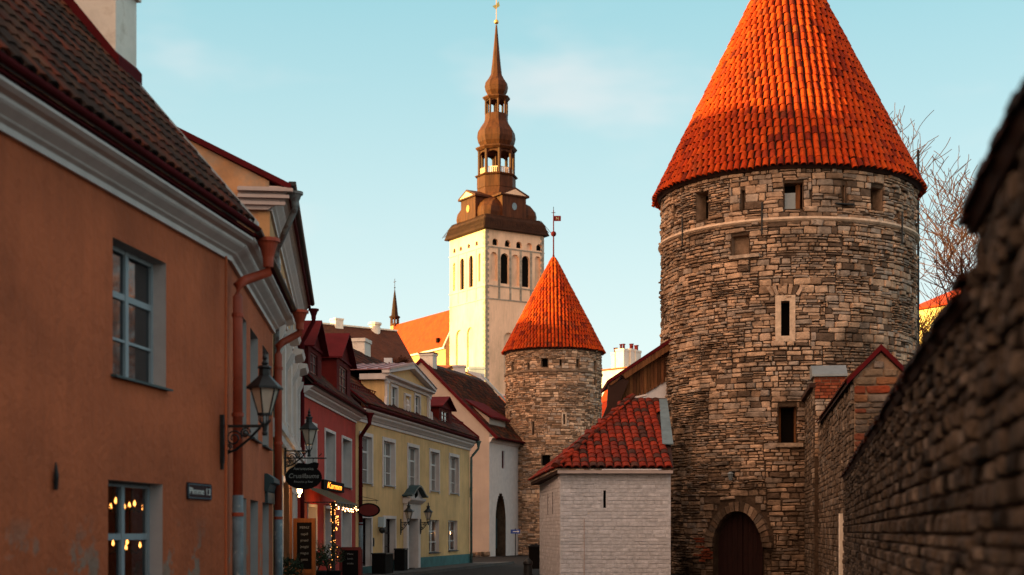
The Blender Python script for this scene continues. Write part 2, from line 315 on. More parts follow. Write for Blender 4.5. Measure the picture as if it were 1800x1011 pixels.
def tile_variant(r, arch=.32, seg=6, wide=.94):
    """unit roof tile: x across (-.5.. .5), y up the slope (0..1, overlapping to 1.12), z out of the slope"""
    v = []; tw = r.uniform(-.02, .02)
    for yy, lift, k in ((0.0, .075, 1.0), (1.12, .0, .92)):
        for i in range(seg + 1):
            a = math.pi * i / seg; v.append((-math.cos(a) * .5 * wide * k + tw * yy, yy, lift + math.sin(a) * arch * k))
    for i in range(seg + 1):
        p = v[i]; v.append((p[0] * .86, 0.0, max(p[2] - .12, -.02)))
    n = seg + 1
    f = [(i, i + 1, n + i + 1, n + i) for i in range(seg)] + [(2 * n + i, 2 * n + i + 1, i + 1, i) for i in range(seg)]
    return v, f

class Kit:
    def __init__(s, gen, tints, m, name, n=16, seed=1, **kw):
        r = random.Random(seed); s.vars = []; s.m = m; s.name = name
        for i in range(n):
            v, f = gen(r, **kw); t = tints[i % len(tints)] if callable(tints) is False else tints(r)
            mb = MB().add(v, f, t); me_o = mb.build(name, m); me = me_o.data; bpy.data.objects.remove(me_o)
            s.vars.append((np.array(v, dtype=float), f, t, me))
    def place(s, parent, pieces, stuff, limit=300, vis=None, world=None, normal_axis=1, sign=-1):
        """pieces: list of 4x4 (parent-local). The largest in view become objects, the rest one joined mesh."""
        W = np.array(world if world is not None else Matrix.Identity(4)); sc = []
        for i, Mx in enumerate(pieces):
            G = W @ Mx; p = G[:3, 3]; d = p[1]
            if d < .5: sc.append(-1); continue
            px, py = HX + F * p[0] / d, HY - F * (p[2] - CAM_H) / d
            nrm = sign * G[:3, normal_axis] / np.linalg.norm(G[:3, normal_axis]); view = np.array([p[0], p[1], p[2] - CAM_H]); view /= np.linalg.norm(view)
            face = -float(nrm @ view)
            if face < .08 or not (-10 < px < 1810 and -10 < py < 1021) or (vis and not vis(px, py)): sc.append(-1); continue
            a = [np.linalg.norm(G[:3, k]) for k in range(3) if k != normal_axis]
            sc.append(a[0] * a[1] * face / d ** 2)
        order = sorted(range(len(pieces)), key=lambda i: -sc[i]); solo = set(i for i in order[:limit] if sc[i] > 0)
        mb_v = []; mb_f = []; mb_t = []; off = 0
        rr = random.Random(len(pieces))
        for i, Mx in enumerate(pieces):
            v, f, t, me = s.vars[rr.randrange(len(s.vars))]
            if i in solo:
                o = bpy.data.objects.new(s.name, me); COL.objects.link(o); o.parent = parent; o.matrix_basis = Matrix(Mx.tolist())
            else:
                q = v @ Mx[:3, :3].T + Mx[:3, 3]; mb_v.append(q); mb_f.extend([[k + off for k in g] for g in f]); mb_t.extend([t] * len(f)); off += len(v)
        if mb_v:
            mb = MB(); mb.v = np.concatenate(mb_v).tolist(); mb.f = mb_f; mb.t = mb_t
            mb.build(stuff, s.m, parent, kind='stuff')

def mx4(ex, ey, ez, p):
    A = np.eye(4); A[:3, 0] = ex; A[:3, 1] = ey; A[:3, 2] = ez; A[:3, 3] = p; return A

def lay(s0, s1, z0, z1, h=(.1, .24), w=(.2, .75), holes=(), gap=.03, r=rnd, split=.18, wob=.0):
    """irregular coursed rubble: yields (s, z, width, height)"""
    z = z0; out_ = []
    while z < z1 - .03:
        hh = min(r.uniform(*h), z1 - z); s = s0 - r.uniform(0, w[0])
        while s < s1:
            ww = r.uniform(w[0], w[1]) * r.choice((.7, 1, 1, 1.2)); a, b = max(s, s0), min(s + ww, s1); s += ww
            if b - a < .06: continue
            parts = [(z, z + hh)]
            if hh > .16 and r.random() < split:
                k = r.uniform(.35, .65); parts = [(z, z + hh * k), (z + hh * k, z + hh)]
            for za, zb in parts:
                segs = [(a, b)]
                for h0, h1, g0, g1 in holes:
                    if zb > g0 + .02 and za < g1 - .02:
                        ns = []
                        for p, q in segs:
                            if q <= h0 or p >= h1: ns.append((p, q))
                            else:
                                if p < h0: ns.append((p, h0))
                                if q > h1: ns.append((h1, q))
                        segs = ns
                for p, q in segs:
                    if q - p > .07:
                        g = gap * r.uniform(.6, 1.5); out_.append(((p + q) / 2, (za + zb) / 2 + r.uniform(-wob, wob), max(q - p - g, .04), max(zb - za - g * .8, .03)))
        z += hh
    return out_

def patchwork(s0, s1, z0, z1, holes=(), r=rnd, gap=.03):
    """rubble built and repaired in patches: each patch has its own stone size, so courses break and shift round the drum"""
    out_ = []; z = z0
    kinds = (((.05, .11), (.10, .45)), ((.08, .16), (.14, .55)), ((.12, .24), (.2, .7)), ((.06, .20), (.12, .6)), ((.16, .30), (.25, .6)))
    while z < z1 - .05:
        hb = min(r.uniform(.55, 1.25), z1 - z); hb = z1 - z if z1 - z - hb < .3 else hb; s = s0 - r.uniform(0, 2)
        while s < s1:
            wb = r.uniform(1.0, 3.6); h, w = r.choice(kinds)
            out_ += lay(max(s, s0), min(s + wb, s1), z, z + hb, h, w, holes, gap * r.uniform(.7, 1.5), r, split=.3, wob=.012); s += wb
        z += hb
    return out_

def flat_pieces(lst, depth=(.03, .09), r=rnd, tilt=.03, y=0.0):
    """stones on a local wall plane y=const, facing -y"""
    res = []
    for s, z, w, h in lst:
        a = r.uniform(-tilt, tilt); d = r.uniform(*depth); c, sn = math.cos(a), math.sin(a)
        res.append(mx4(np.array((c, 0, sn)) * w, np.array((0, 1, 0)) * d, np.array((-sn, 0, c)) * h, (s, y, z)))
    return res
def cyl_pieces(lst, R, depth=(.03, .10), r=rnd, tilt=.055):
    res = []
    for s, z, w, h in lst:
        th = s / R; a = r.uniform(-tilt, tilt); d = r.uniform(*depth) * (1.5 if r.random() < .08 else 1); c, sn = math.cos(a), math.sin(a)
        ex = np.array((math.cos(th), math.sin(th), 0)); ey = np.array((-math.sin(th), math.cos(th), 0)); ez = np.array((0, 0, 1.))
        res.append(mx4((ex * c + ez * sn) * w, ey * d, (-ex * sn + ez * c) * h, (R * math.sin(th), -R * math.cos(th), z)))
    return res

def stone_tint(r):
    b = r.choice(((.42, .285, .195), (.50, .345, .235), (.34, .225, .15), (.58, .42, .30), (.25, .165, .11), (.46, .325, .23), (.40, .25, .16), (.18, .12, .08), (.52, .375, .275), (.44, .31, .22), (.37, .30, .245), (.29, .235, .195), (.13, .09, .065)))
    k = r.uniform(.66, 1.02); return tuple(c * k for c in b)
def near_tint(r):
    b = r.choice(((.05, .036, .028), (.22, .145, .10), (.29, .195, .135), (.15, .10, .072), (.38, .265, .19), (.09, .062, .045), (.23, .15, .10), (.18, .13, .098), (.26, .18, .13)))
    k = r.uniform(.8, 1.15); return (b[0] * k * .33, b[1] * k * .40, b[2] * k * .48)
def roof_tint(r):
    b = r.choice(((.56, .056, .006), (.62, .074, .007), (.50, .045, .006), (.58, .066, .008), (.42, .036, .007), (.64, .088, .008), (.60, .064, .007), (.55, .052, .006), (.27, .028, .010), (.60, .070, .007), (.50, .060, .012), (.44, .050, .014)))
    k = r.uniform(.85, 1.12); return (b[0] * k * .60, b[1] * k * .56, b[2] * k * .5)
def lean_tint(r):
    b = r.choice(((.34, .036, .010), (.38, .046, .012), (.28, .032, .011), (.17, .035, .018), (.10, .040, .025), (.38, .042, .011), (.24, .034, .013)))
    k = r.uniform(.66, .95); return (b[0] * k * .62, b[1] * k * .50, b[2] * k * .55)
def brown_tint(r):
    b = r.choice(((.085, .024, .010), (.11, .027, .010), (.06, .024, .014), (.035, .018, .012), (.15, .027, .009), (.07, .032, .017), (.10, .022, .010)))
    k = r.uniform(.36, .66); return tuple(c * k for c in b)
def brick_tint(r):
    b = r.choice(((.34, .085, .042), (.38, .10, .05), (.28, .07, .035), (.22, .06, .035), (.36, .12, .065))); k = r.uniform(.5, .75); return tuple(c * k for c in b)
def white_brick_tint(r):
    k = r.uniform(.84, 1.06); return (.54 * k, .545 * k, .58 * k)
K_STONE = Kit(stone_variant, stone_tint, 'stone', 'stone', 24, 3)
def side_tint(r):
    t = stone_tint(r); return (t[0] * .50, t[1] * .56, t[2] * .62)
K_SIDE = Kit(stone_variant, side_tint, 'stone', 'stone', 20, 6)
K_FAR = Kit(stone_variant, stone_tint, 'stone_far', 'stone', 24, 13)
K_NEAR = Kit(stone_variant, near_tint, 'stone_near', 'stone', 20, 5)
K_ROOF = Kit(tile_variant, roof_tint, 'tile', 'roof_tile', 24, 8, arch=.46, wide=.80)
K_LEAN = Kit(tile_variant, lean_tint, 'tile', 'roof_tile', 20, 9, arch=.28)
K_BROWN = Kit(tile_variant, brown_tint, 'tile', 'roof_tile', 20, 10, arch=.24, seg=4, wide=.92)
K_BRICK = Kit(brick_variant, brick_tint, 'brick', 'brick', 12, 11)
K_WBRICK = Kit(brick_variant, white_brick_tint, 'brick', 'brick', 12, 12)

def slope_tiles(P0, U, V, lu, lv, pitch, course, clip=None, r=rnd, jit=.012, thick=None):
    """tiles on a plane: P0 eave corner, U unit along the eave, V unit up the slope (local coords)"""
    P0, U, V = np.array(P0, float), np.array(U, float), np.array(V, float); Nn = np.cross(U, V); res = []
    nu, nv = int(lu / pitch), int(lv / course); th = thick or pitch
    for j in range(nv):
        for i in range(nu):
            a, b = (i + .5) * pitch + r.uniform(-jit, jit), j * course + r.uniform(-jit, jit)
            if clip and not clip(a, b): continue
            t = r.uniform(-.035, .035); u2 = U * math.cos(t) + V * math.sin(t); v2 = V * math.cos(t) - U * math.sin(t)
            res.append(mx4(u2 * pitch, v2 * course, Nn * th, P0 + U * a + V * b + Nn * .01))
    return res

def cone_tiles(z0, r0, zt, pitch, course, flare=0.0, r=rnd, jit=.01, profile=None):
    """barrel tiles in running columns on a cone; columns drop out evenly as the cone narrows"""
    n0 = int(2 * math.pi * r0 / pitch); phi = (math.sqrt(5) - 1) / 2
    rank = np.argsort(np.argsort([(k * phi) % 1 for k in range(n0)])); H = zt - z0; sl = math.hypot(H, r0); res = []
    nc = int(sl / course)
    for j in range(nc):
        t = j * course / sl; rr = r0 * (1 - t); z = z0 + H * t
        nj = max(int(2 * math.pi * rr / pitch), 6)
        surv = [k for k in range(n0) if rank[k] < nj]
        ca, sa = r0 / sl, H / sl
        for idx, k in enumerate(surv):
            th = 2 * math.pi * (idx + .5) / len(surv) + r.uniform(-jit, jit) * pitch / max(rr, .3)
            o = np.array((math.sin(th), -math.cos(th), 0)); V = -o * ca + np.array((0, 0, sa)); U = np.array((math.cos(th), math.sin(th), 0)); Nn = np.cross(U, V)
            p = o * rr + np.array((0, 0, z)) + Nn * r.uniform(.0, .025) + V * (r.uniform(-.03, .03) - (.07 if r.random() < .03 else 0))
            t_ = r.uniform(-.05, .05); U, V = U * math.cos(t_) + V * math.sin(t_), V * math.cos(t_) - U * math.sin(t_)
            wd = 2 * math.pi * rr / len(surv)
            res.append(mx4(U * wd, V * course, Nn * min(pitch, wd * 1.1), p))
    return res
# ------------------------------------------------------------------ building parts
def window(parent, rc, depth=.18, cols=2, rows=(.33, .66), frame='frame_white', glass_m='glass', reveal='grey_trim', sill='sill_teal',
           surround=0.0, rx=.5, sur_m='white_trim', bar=.045, name='window', label=None, y=0.0, sill_out=.07, panes=True, thick_row=None, curtain=False):
    """rc = (x0,x1,z0,z1) in the parent's local frame; a glazed frame set back in the opening, with panes, reveal, sill and surround"""
    x0, x1, z0, z1 = rc; w, h = x1 - x0, z1 - z0; b = bar; yd = y + depth
    xs = [x0 + w * i / cols for i in range(cols + 1)]; zs = [z0] + [z0 + h * k for k in rows] + [z1]
    f = MB()
    for x in xs:
        k = b * (1.25 if x not in (x0, x1) else 1.0); a, c = (x, x + b) if x == x0 else ((x - b, x) if x == x1 else (x - k / 1.6, x + k / 1.6))
        f.box(a, c, yd - .03, yd + .03, z0, z1)
    for i, z in enumerate(zs):
        k = b * (.55 if 0 < i < len(zs) - 1 else 1)
        if thick_row is not None and i == thick_row: k = b * 1.3
        a, c = (z, z + b) if i == 0 else ((z - b, z) if i == len(zs) - 1 else (z - k / 2, z + k / 2))
        for j in range(cols):
            f.box(xs[j] + b * .9, xs[j + 1] - b * .9, yd - .024, yd + .024, a, c)
    o = f.build(name, frame, parent, label=label)
    for j in range(cols):
        for i in range(len(zs) - 1):
            MB().quad((xs[j] + b * .4, yd + .004, zs[i] + b * .2), (xs[j + 1] - b * .4, yd + .004, zs[i] + b * .2), (xs[j + 1] - b * .4, yd + .004, zs[i + 1] - b * .2), (xs[j] + b * .4, yd + .004, zs[i + 1] - b * .2)).build('pane', glass_m, o)
    if reveal:
        e = .04; r = MB()
        r.box(x0 - e, x0, y + .003, yd + .06, z0, z1); r.box(x1, x1 + e, y + .003, yd + .06, z0, z1)
        r.box(x0 - e, x1 + e, y + .003, yd + .06, z1, z1 + e); r.box(x0 - e, x1 + e, y + .003, yd + .06, z0 - e, z0)
        r.build('reveal', reveal, o)
    if sill:
        MB().prism([(x0 - .05, y - sill_out, z0 - .015), (x0 - .05, y - sill_out, z0 + .01), (x0 - .05, yd - .03, z0 + .05), (x0 - .05, yd - .03, z0 + .004)], (x0 - .05, 0, 0), (x1 + .05, 0, 0)).build('sill', sill, o)
    if surround:
        s_ = MB(); q = surround
        s_.box(x0 - q, x0, y - .035, y + .03, z0 - q * .6, z1); s_.box(x1, x1 + q, y - .035, y + .03, z0 - q * .6, z1)
        s_.box(x0 - q, x1 + q, y - .035, y + .03, z1, z1 + q)
        s_.build('surround', sur_m, o)
    if curtain:
        MB().box(x0 + w * .55, x1, yd + .10, yd + .12, z0, z1).build('curtain', 'curtain', o)
    if glass_m == 'glass_clear':
        rm = MB(); D = 1.6
        rm.quad((x0 - .5, yd + D, z0 - .4), (x1 + rx, yd + D, z0 - .4), (x1 + rx, yd + D, z1 + .3), (x0 - .5, yd + D, z1 + .3))
        rm.quad((x0 - .5, yd + .07, z0 - .4), (x0 - .5, yd + D, z0 - .4), (x0 - .5, yd + D, z1 + .3), (x0 - .5, yd + .07, z1 + .3))
        rm.quad((x1 + rx, yd + .07, z0 - .4), (x1 + rx, yd + D, z0 - .4), (x1 + rx, yd + D, z1 + .3), (x1 + rx, yd + .07, z1 + .3))
        rm.quad((x0 - .5, yd + .07, z1 + .3), (x1 + rx, yd + .07, z1 + .3), (x1 + rx, yd + D, z1 + .3), (x0 - .5, yd + D, z1 + .3))
        rm.quad((x0 - .5, yd + .07, z0 - .4), (x1 + rx, yd + .07, z0 - .4), (x1 + rx, yd + D, z0 - .4), (x0 - .5, yd + D, z0 - .4))
        rm.build('room', 'room', o)
    return o

def wall(parent, fac_m, x0, x1, z0, z1, holes=(), depth=6.0, name='wall', ends=(True, True), label=None):
    """street wall with real openings plus plain end and back walls"""
    m = MB().sheet(x0, x1, z0, z1, holes)
    if ends[0]: m.quad((x0, 0, z0), (x0, 0, z1), (x0, depth, z1), (x0, depth, z0))
    if ends[1]: m.quad((x1, 0, z0), (x1, depth, z0), (x1, depth, z1), (x1, 0, z1))
    m.quad((x0, depth, z0), (x0, depth, z1), (x1, depth, z1), (x1, depth, z0))
    return m.build(name, fac_m, parent, label=label)

def cornice(parent, x0, x1, z0, h=.42, out=.38, m='white_trim', name='cornice', rt0=False, rt1=False, y=0.0):
    p = [(0, 0), (-.15, 0), (-.15, .22), (-.30, .30), (-.34, .36), (-.60, .55), (-.66, .62), (-.66, .74), (-.86, .80), (-1, .90), (-1, 1.0), (0, 1.0)]
    return MB().sweepx([(y + a * out, z0 + b * h) for a, b in p][::-1], x0, x1).build(name, m, parent)

def gutter(parent, x0, x1, y, z, r=.07, m='dark_red_metal', name='gutter'):
    p = [(y + r * math.cos(a), z - r * math.sin(a)) for a in [math.pi * k / 6 for k in range(7)]] + [(y - r * .85, z + .012), (y + r * .85, z + .012)]
    return MB().sweepx(p, x0, x1).build(name, m, parent)

def downpipe(parent, top, bend, foot_z, r, m, hop=.16, low=None, low_z=0, clips=3):
    """hopper at top, slanted neck down to bend=(x,y,z), then a straight run to foot_z"""
    x, y, z = top; bx, by, bz = bend
    P = [(x, y, z - hop * .5), (x, y, z - hop * 1.2), ((x * .2 + bx * .8), (y * .2 + by * .8), bz + (z - bz) * .12), (bx, by, bz), (bx, by, bz - .15)]
    end = low_z if low else foot_z
    P.append((bx, by, end))
    o = MB().tube(P, r, 12).build('downpipe', m, parent, smooth=True)
    MB().lathe([(r * 1.05, -hop * 1.0), (r * 1.15, -hop * .6), (r * 1.9, -hop * .1), (r * 2.1, 0), (r * 2.45, .0), (r * 2.45, .05), (r * 2.0, .05), (r * 1.5, -.05)], 16, (x, y, z), caps=False).build('hopper', m, o, smooth=False)
    for k in range(clips):
        zc = bz - .4 - (bz - foot_z - .8) * k / max(clips - 1, 1)
        MB().lathe([(r * 1.0, -.025), (r * 1.22, -.025), (r * 1.22, .025), (r * 1.0, .025)], 12, (bx, by, zc)).build('pipe_clip', m, o)
    if low:
        MB().tube([(bx, by, foot_z), (bx, by, end + .04)], r * 1.12, 12).build('lower_pipe', low, o, smooth=True)
    return o

def gable_dormer(parent, x0, x1, y0, z0, ze, za, yback, m='dark_red_metal', win=None, over=.12, cols=2, rows=(.33, .66)):
    """roof dormer facing -y: cheeks, gabled front, pitched metal roof running back, glazed window"""
    xm = (x0 + x1) / 2; b = MB()
    b.sheet(x0, x1, z0, ze, [win] if win else [], fn=lambda x, z: (x, y0, z))
    b.add([(x0, y0, ze), (x1, y0, ze), (xm, y0, za)], [(0, 1, 2)])
    b.quad((x0, y0, z0), (x0, y0, ze), (x0, yback, ze), (x0, yback, z0)); b.quad((x1, y0, z0), (x1, yback, z0), (x1, yback, ze), (x1, y0, ze))
    o = b.build('dormer', 'dark_red_paint', parent)
    k = (za - ze) / (xm - x0); t = .05
    for sx, xe in ((-1, x0), (1, x1)):
        e = xe + sx * over; zo = ze - over * k
        MB().prism([(e, y0 - over * 1.3, zo), (e, y0 - over * 1.3, zo + t), (xm, y0 - over * 1.3, za + t), (xm, y0 - over * 1.3, za + .002)], (0, y0, 0), (0, yback + .6, 0)).build('dormer_roof', m, o)
    MB().box(x0 - .02, x1 + .02, y0 - .05, y0 - .003, ze - .05, ze + .03).build('ledge', m, o)
    if win: window(o, win, depth=.06, glass_m='glass_pale', cols=cols, rows=rows, frame='frame_red', reveal=None, sill=None, y=y0, bar=.05, name='dormer_window')
    return o

def chimney(parent, x0, x1, y0, y1, z0, z1, m='chimney_white', cap='chimney_white', pots=0, band=.18, name='chimney', pot_m='dark_red_metal', lead=None):
    b = MB().box(x0, x1, y0, y1, z0, z1 - band).box(x0 - .05, x1 + .05, y0 - .05, y1 + .05, z1 - band + .002, z1)
    o = b.build(name, m, parent)
    if lead: MB().box(x0 - .09, x1 + .09, y0 - .09, y1 + .09, z1 + .002, z1 + .06).build('chimney_cap', lead, o)
    for k in range(pots):
        xx = x0 + (x1 - x0) * (k + .5) / pots
        MB().lathe([(.10, 0), (.09, .28), (.15, .30), (.15, .36), (.06, .38)], 10, (xx, (y0 + y1) / 2, z1 + .001)).build('chimney_pot', pot_m, o)
    return o

def roof_plane(parent, x0, x1, ye, ze, yr, zr, m='under_roof', t=.06, back=True, name='roof'):
    """eave (ye,ze) to ridge (yr,zr), and the far slope"""
    b = MB().prism([(x0, ye, ze - t), (x0, yr, zr - t), (x0, yr, zr), (x0, ye, ze)][::-1], (x0, 0, 0), (x1, 0, 0))
    if back:
        yb = 2 * yr - ye; b.prism([(x0, yr + .002, zr - t), (x0, yb, ze - t), (x0, yb, ze), (x0, yr + .002, zr)][::-1], (x0, 0, 0), (x1, 0, 0))
    return b.build(name, m, parent)

def lantern(name, label, loc, rotz, arm, s=1.0, style='hang', drop=.0, group=None, glass_m='lamp_glass'):
    """wall lantern on a scrolled iron bracket; local x = out from the wall, z up, origin at the bracket plate"""
    t = thing(name, label, 'lamp', loc, rotz, group)
    b = MB(); b.box(0, .05 * s, -.04 * s, .04 * s, -.42 * s, .22 * s); b.box(0, .035 * s, -.022 * s, .022 * s, -.50 * s, -.42 * s)
    b.box(.05 * s, arm + .02, -.022 * s, .022 * s, .05 * s, .085 * s)
    b.tube([(.05 * s, 0, -.30 * s), (arm * .35, 0, -.24 * s), (arm * .65, 0, -.10 * s), (arm * .9, 0, .05 * s)], .018 * s, 6)
    for cx, cz, r in ((arm * .30, -.09 * s, .11 * s), (arm * .56, -.02 * s, .07 * s), (arm * .16, -.22 * s, .06 * s)):
        b.tube([(cx + r * (1 - k / 26) * math.cos(k * .55), 0, cz + r * (1 - k / 26) * math.sin(k * .55)) for k in range(20)], .012 * s, 5)
    b.lathe([(.028 * s, -.06 * s), (.04 * s, -.03 * s), (.028 * s, 0), (.04 * s, .1 * s)], 8, (arm, 0, 0))
    b.build('bracket', 'iron', t)
    n = 6; zb, zt = .22 * s, .56 * s; rb, rt = .085 * s, .19 * s
    P = lambda k, r, z: (arm + r * math.cos(2 * math.pi * (k + .5) / n), r * math.sin(2 * math.pi * (k + .5) / n), z)
    c = MB()
    for k in range(n):
        c.tube([P(k, rb, zb), P(k, rt, zt)], .011 * s, 5); c.tube([P(k, .02 * s, .06 * s), P(k, .075 * s, .14 * s), P(k, rb * .9, zb)], .010 * s, 5)
    c.lathe([(rb * 1.02, zb - .012 * s), (rb * 1.18, zb - .012 * s), (rb * 1.18, zb + .014 * s), (rb * 1.02, zb + .014 * s)], n, (arm, 0, 0), rot=math.pi / n)
    c.build('cage', 'iron', t)
    for k in range(n):
        MB().quad(P(k, rb * .97, zb), P(k + 1, rb * .97, zb), P(k + 1, rt * .97, zt), P(k, rt * .97, zt)).build('pane', glass_m, t)
    MB().lathe([(rt * .95, zt), (rt * 1.28, zt - .012 * s), (rt * 1.28, zt + .015 * s), (rt * .72, zt + .11 * s), (rt * .42, zt + .165 * s), (rt * .40, zt + .25 * s), (rt * .52, zt + .27 * s), (rt * .36, zt + .30 * s)], n, (arm, 0, 0), rot=math.pi / n).build('lamp_cap', 'iron', t)
    MB().lathe([(.02 * s, 0), (.05 * s, .03 * s), (.02 * s, .07 * s), (.035 * s, .10 * s), (.012 * s, .14 * s), (.004 * s, .20 * s)], 8, (arm, 0, zt + .30 * s)).build('finial', 'iron', t)
    return t

def text(body, size, parent, mtx, m, extrude=.004, name='lettering', shear=0.0, align='CENTER', label=None):
    c = bpy.data.curves.new(name, 'FONT'); c.body = body; c.size = size; c.extrude = extrude; c.align_x = align; c.align_y = 'CENTER'; c.shear = shear
    c.materials.append(M[m]); tmp = bpy.data.objects.new(name, c); COL.objects.link(tmp)
    bpy.context.view_layer.update(); me = bpy.data.meshes.new_from_object(tmp); me.name = name; me.attributes.new('tint', 'FLOAT_COLOR', 'FACE').data.foreach_set('color', [1.0] * (4 * len(me.polygons))); bpy.data.objects.remove(tmp); bpy.data.curves.remove(c)
    o = bpy.data.objects.new(name, me); COL.objects.link(o); o.parent = parent; o.matrix_basis = mtx
    return o
TXT = lambda x, y, z, wx=1.0: Matrix(((wx, 0, 0, x), (0, 0, -1, y), (0, 1, 0, z), (0, 0, 0, 1)))   # upright lettering facing local -y
# ------------------------------------------------------------------ ground
g = MB().quad((-700, -300, 0), (700, -300, 0), (700, 1200, 0), (-700, 1200, 0)).build('road', 'asphalt'); structure(g)

# ------------------------------------------------------------------ salmon house (bent street front)
FA1 = Fac((-3.8 - .138 * 17, 2.0), (.138, 1)); LA1 = 17 * math.hypot(.138, 1)
FA2 = Fac((-3.8, 19.0), (-.082, 1)); LA2 = 7.0 * math.hypot(.082, 1)
A = FA1.empty('salmon_house', 'salmon plastered house with brown tiled roof and white cornice, closest on the street', 'house')
hA = [FA1.rect(198, 420, 292, 686), FA1.rect(190, 850, 286, 1150)]
hA[0] = (hA[0][0], hA[0][1], 3.28, 4.78); hA[1] = (hA[1][0], hA[1][1], .45, 2.16)
wall(A, 'salmon', 0, LA1, 0, 5.24, hA, depth=9)
for i, rc in enumerate(hA):
    window(A, rc, depth=.19, cols=2, rows=(.31, .64), frame='frame_grey', glass_m='glass_clear' if i else 'glass', thick_row=2, bar=.055, sill='sill_teal', rx=3.4,
           label='tall grey casement window reflecting the evening light' if i == 0 else 'lower grey casement window with lamps behind it')
CW = Matrix.Rotation(FA2.rot, 4, 'Z'); CW.translation = Vector((FA2.O[0], FA2.O[1], 0))
AW = Matrix.Rotation(FA1.rot, 4, 'Z'); AW.translation = Vector((FA1.O[0], FA1.O[1], 0))
REL = AW.inverted() @ CW
def into_A(o): o.matrix_basis = REL @ o.matrix_basis; return o
dA = [(FA2.at(417, 0)[0], 1.25), (FA2.at(440, 0)[0], 1.25), (FA2.at(461.5, 0)[0], 1.2)]
hA2 = [(x, x + w, 3.05, 4.76) for x, w in dA] + [(x, x + w, .35, 2.1) for x, w in dA]
into_A(wall(A, 'salmon', 0.01, LA2, 0, 5.24, hA2, depth=9, ends=(False, True)))
for i, rc in enumerate(hA2): into_A(window(A, rc, depth=.22, cols=2, rows=(.31, .64), frame='frame_grey', reveal='grey_trim', thick_row=2, bar=.055, sill='sill_teal'))
cornice(A, 0, LA1 + .02, 5.22, .30, .35)
into_A(cornice(A, .02, LA2, 5.22, .32, .36))
gutter(A, 0, LA1, -.41, 5.645, .05); MB().box(0, LA1, -.37, -.02, 5.545, 5.585).build('eave_board', 'dark_red_metal', A)
into_A(gutter(A, -.1, LA2, -.41, 5.64, .05, m='iron'))
TA = 1.16; PA = math.atan(TA); cA, sA = math.cos(PA), math.sin(PA)
roof_plane(A, 0, LA1, -.40, 5.63, 4.6, 5.63 + TA * 5.0, name='roof')
prA = slope_tiles((0, -.42, 5.65), (1, 0, 0), (0, cA, sA), LA1 - .05, 6.6, .235, .30)
K_BROWN.place(A, prA, 'roof_tiles', vis=lambda x, y: y < 420 and x < 430, world=AW, normal_axis=2, sign=1)
# verge flashing along the far gable of the tiled roof
MB().prism([(LA1 - .02, -.42, 5.63), (LA1 + .05, -.42, 5.60), (LA1 + .05, -.42, 5.72), (LA1 - .02, -.42, 5.74)], (0, 0, 0), (0, 4.6, 4.6 * TA)).build('verge_flashing', 'blue_lead', A)
MB().quad((LA1 + .005, 0, 5.2), (LA1 + .005, 4.6, 5.2), (LA1 + .005, 4.6, 10.9), (LA1 + .005, 0, 5.8)).build('gable_wall', 'ochre_stain', A)
into_A(MB().prism([(0.15, -.40, 5.58), (.15, 8, 6.3), (.15, 8, 6.36), (.15, -.40, 5.63)], (0, 0, 0), (LA2 - .2, 0, 0)).build('wing_roof', 'dark_red_metal', A))
# chimney by the verge, its foot wrapped in dark red sheet
ch = chimney(A, LA1 - .62, LA1 + .06, 1.30, 2.22, 6.9, 8.83 + .1, band=.16, lead='dark_red_metal')
MB().prism([(LA1 - .66, 1.24, 5.6 + TA * 1.64), (LA1 - .66, 1.24, 5.9 + TA * 1.64), (LA1 - .66, 2.28, 5.95 + TA * 2.68), (LA1 - .66, 2.28, 5.6 + TA * 2.68)], (LA1 - .66, 0, 0), (LA1 + .11, 0, 0)).build('chimney_flashing', 'dark_red_metal', ch)
# small dark red dormer on the low wing roof just past the verge
into_A(gable_dormer(A, 1.6, 3.1, .35, 5.5, 6.20, 6.34, 2.6, win=(1.8, 2.9, 5.72, 6.12), over=.14))
# downpipes
px_, pz_ = FA1.at(403, 460, -.12)
into_A(downpipe(A, (.42, -.50, 5.56), (.05, -.13, 4.90), 0.1, .066, 'pipe_red', hop=.34, low='pipe_blue', low_z=2.05, clips=4))
into_A(downpipe(A, (LA2 - .15, -.50, 5.58), (LA2 - .35, -.13, 4.95), 0.1, .066, 'pipe_red', hop=.30, low='pipe_blue', low_z=1.95, clips=4))
into_A(MB().tube([(-.42, -.03, 0.2), (-.42, -.03, 5.2)], .018, 6).build('cable', 'salmon', A))
# iron wall anchor, shop ledge
x_, z_ = FA1.at(93, 838); MB().tube([(x_, -.03, z_ - .13), (x_, -.035, z_), (x_, -.03, z_ + .14)], [.022, .03, .008], 6).build('wall_anchor', 'iron', A)
x_, z_ = FA2.at(470, 838)
into_A(MB().sweepx([(0, 2.3), (-.06, 2.3), (-.10, 2.42), (-.16, 2.45), (-.16, 2.52), (-.05, 2.60), (0, 2.60)][::-1], x_ - .6, x_ + 1.0).build('door_hood', 'sill_teal', A))
into_A(MB().box(x_ - .5, x_ + .95, -.05, .02, 2.1, 2.295).build('door_lintel', 'sill_teal', A))

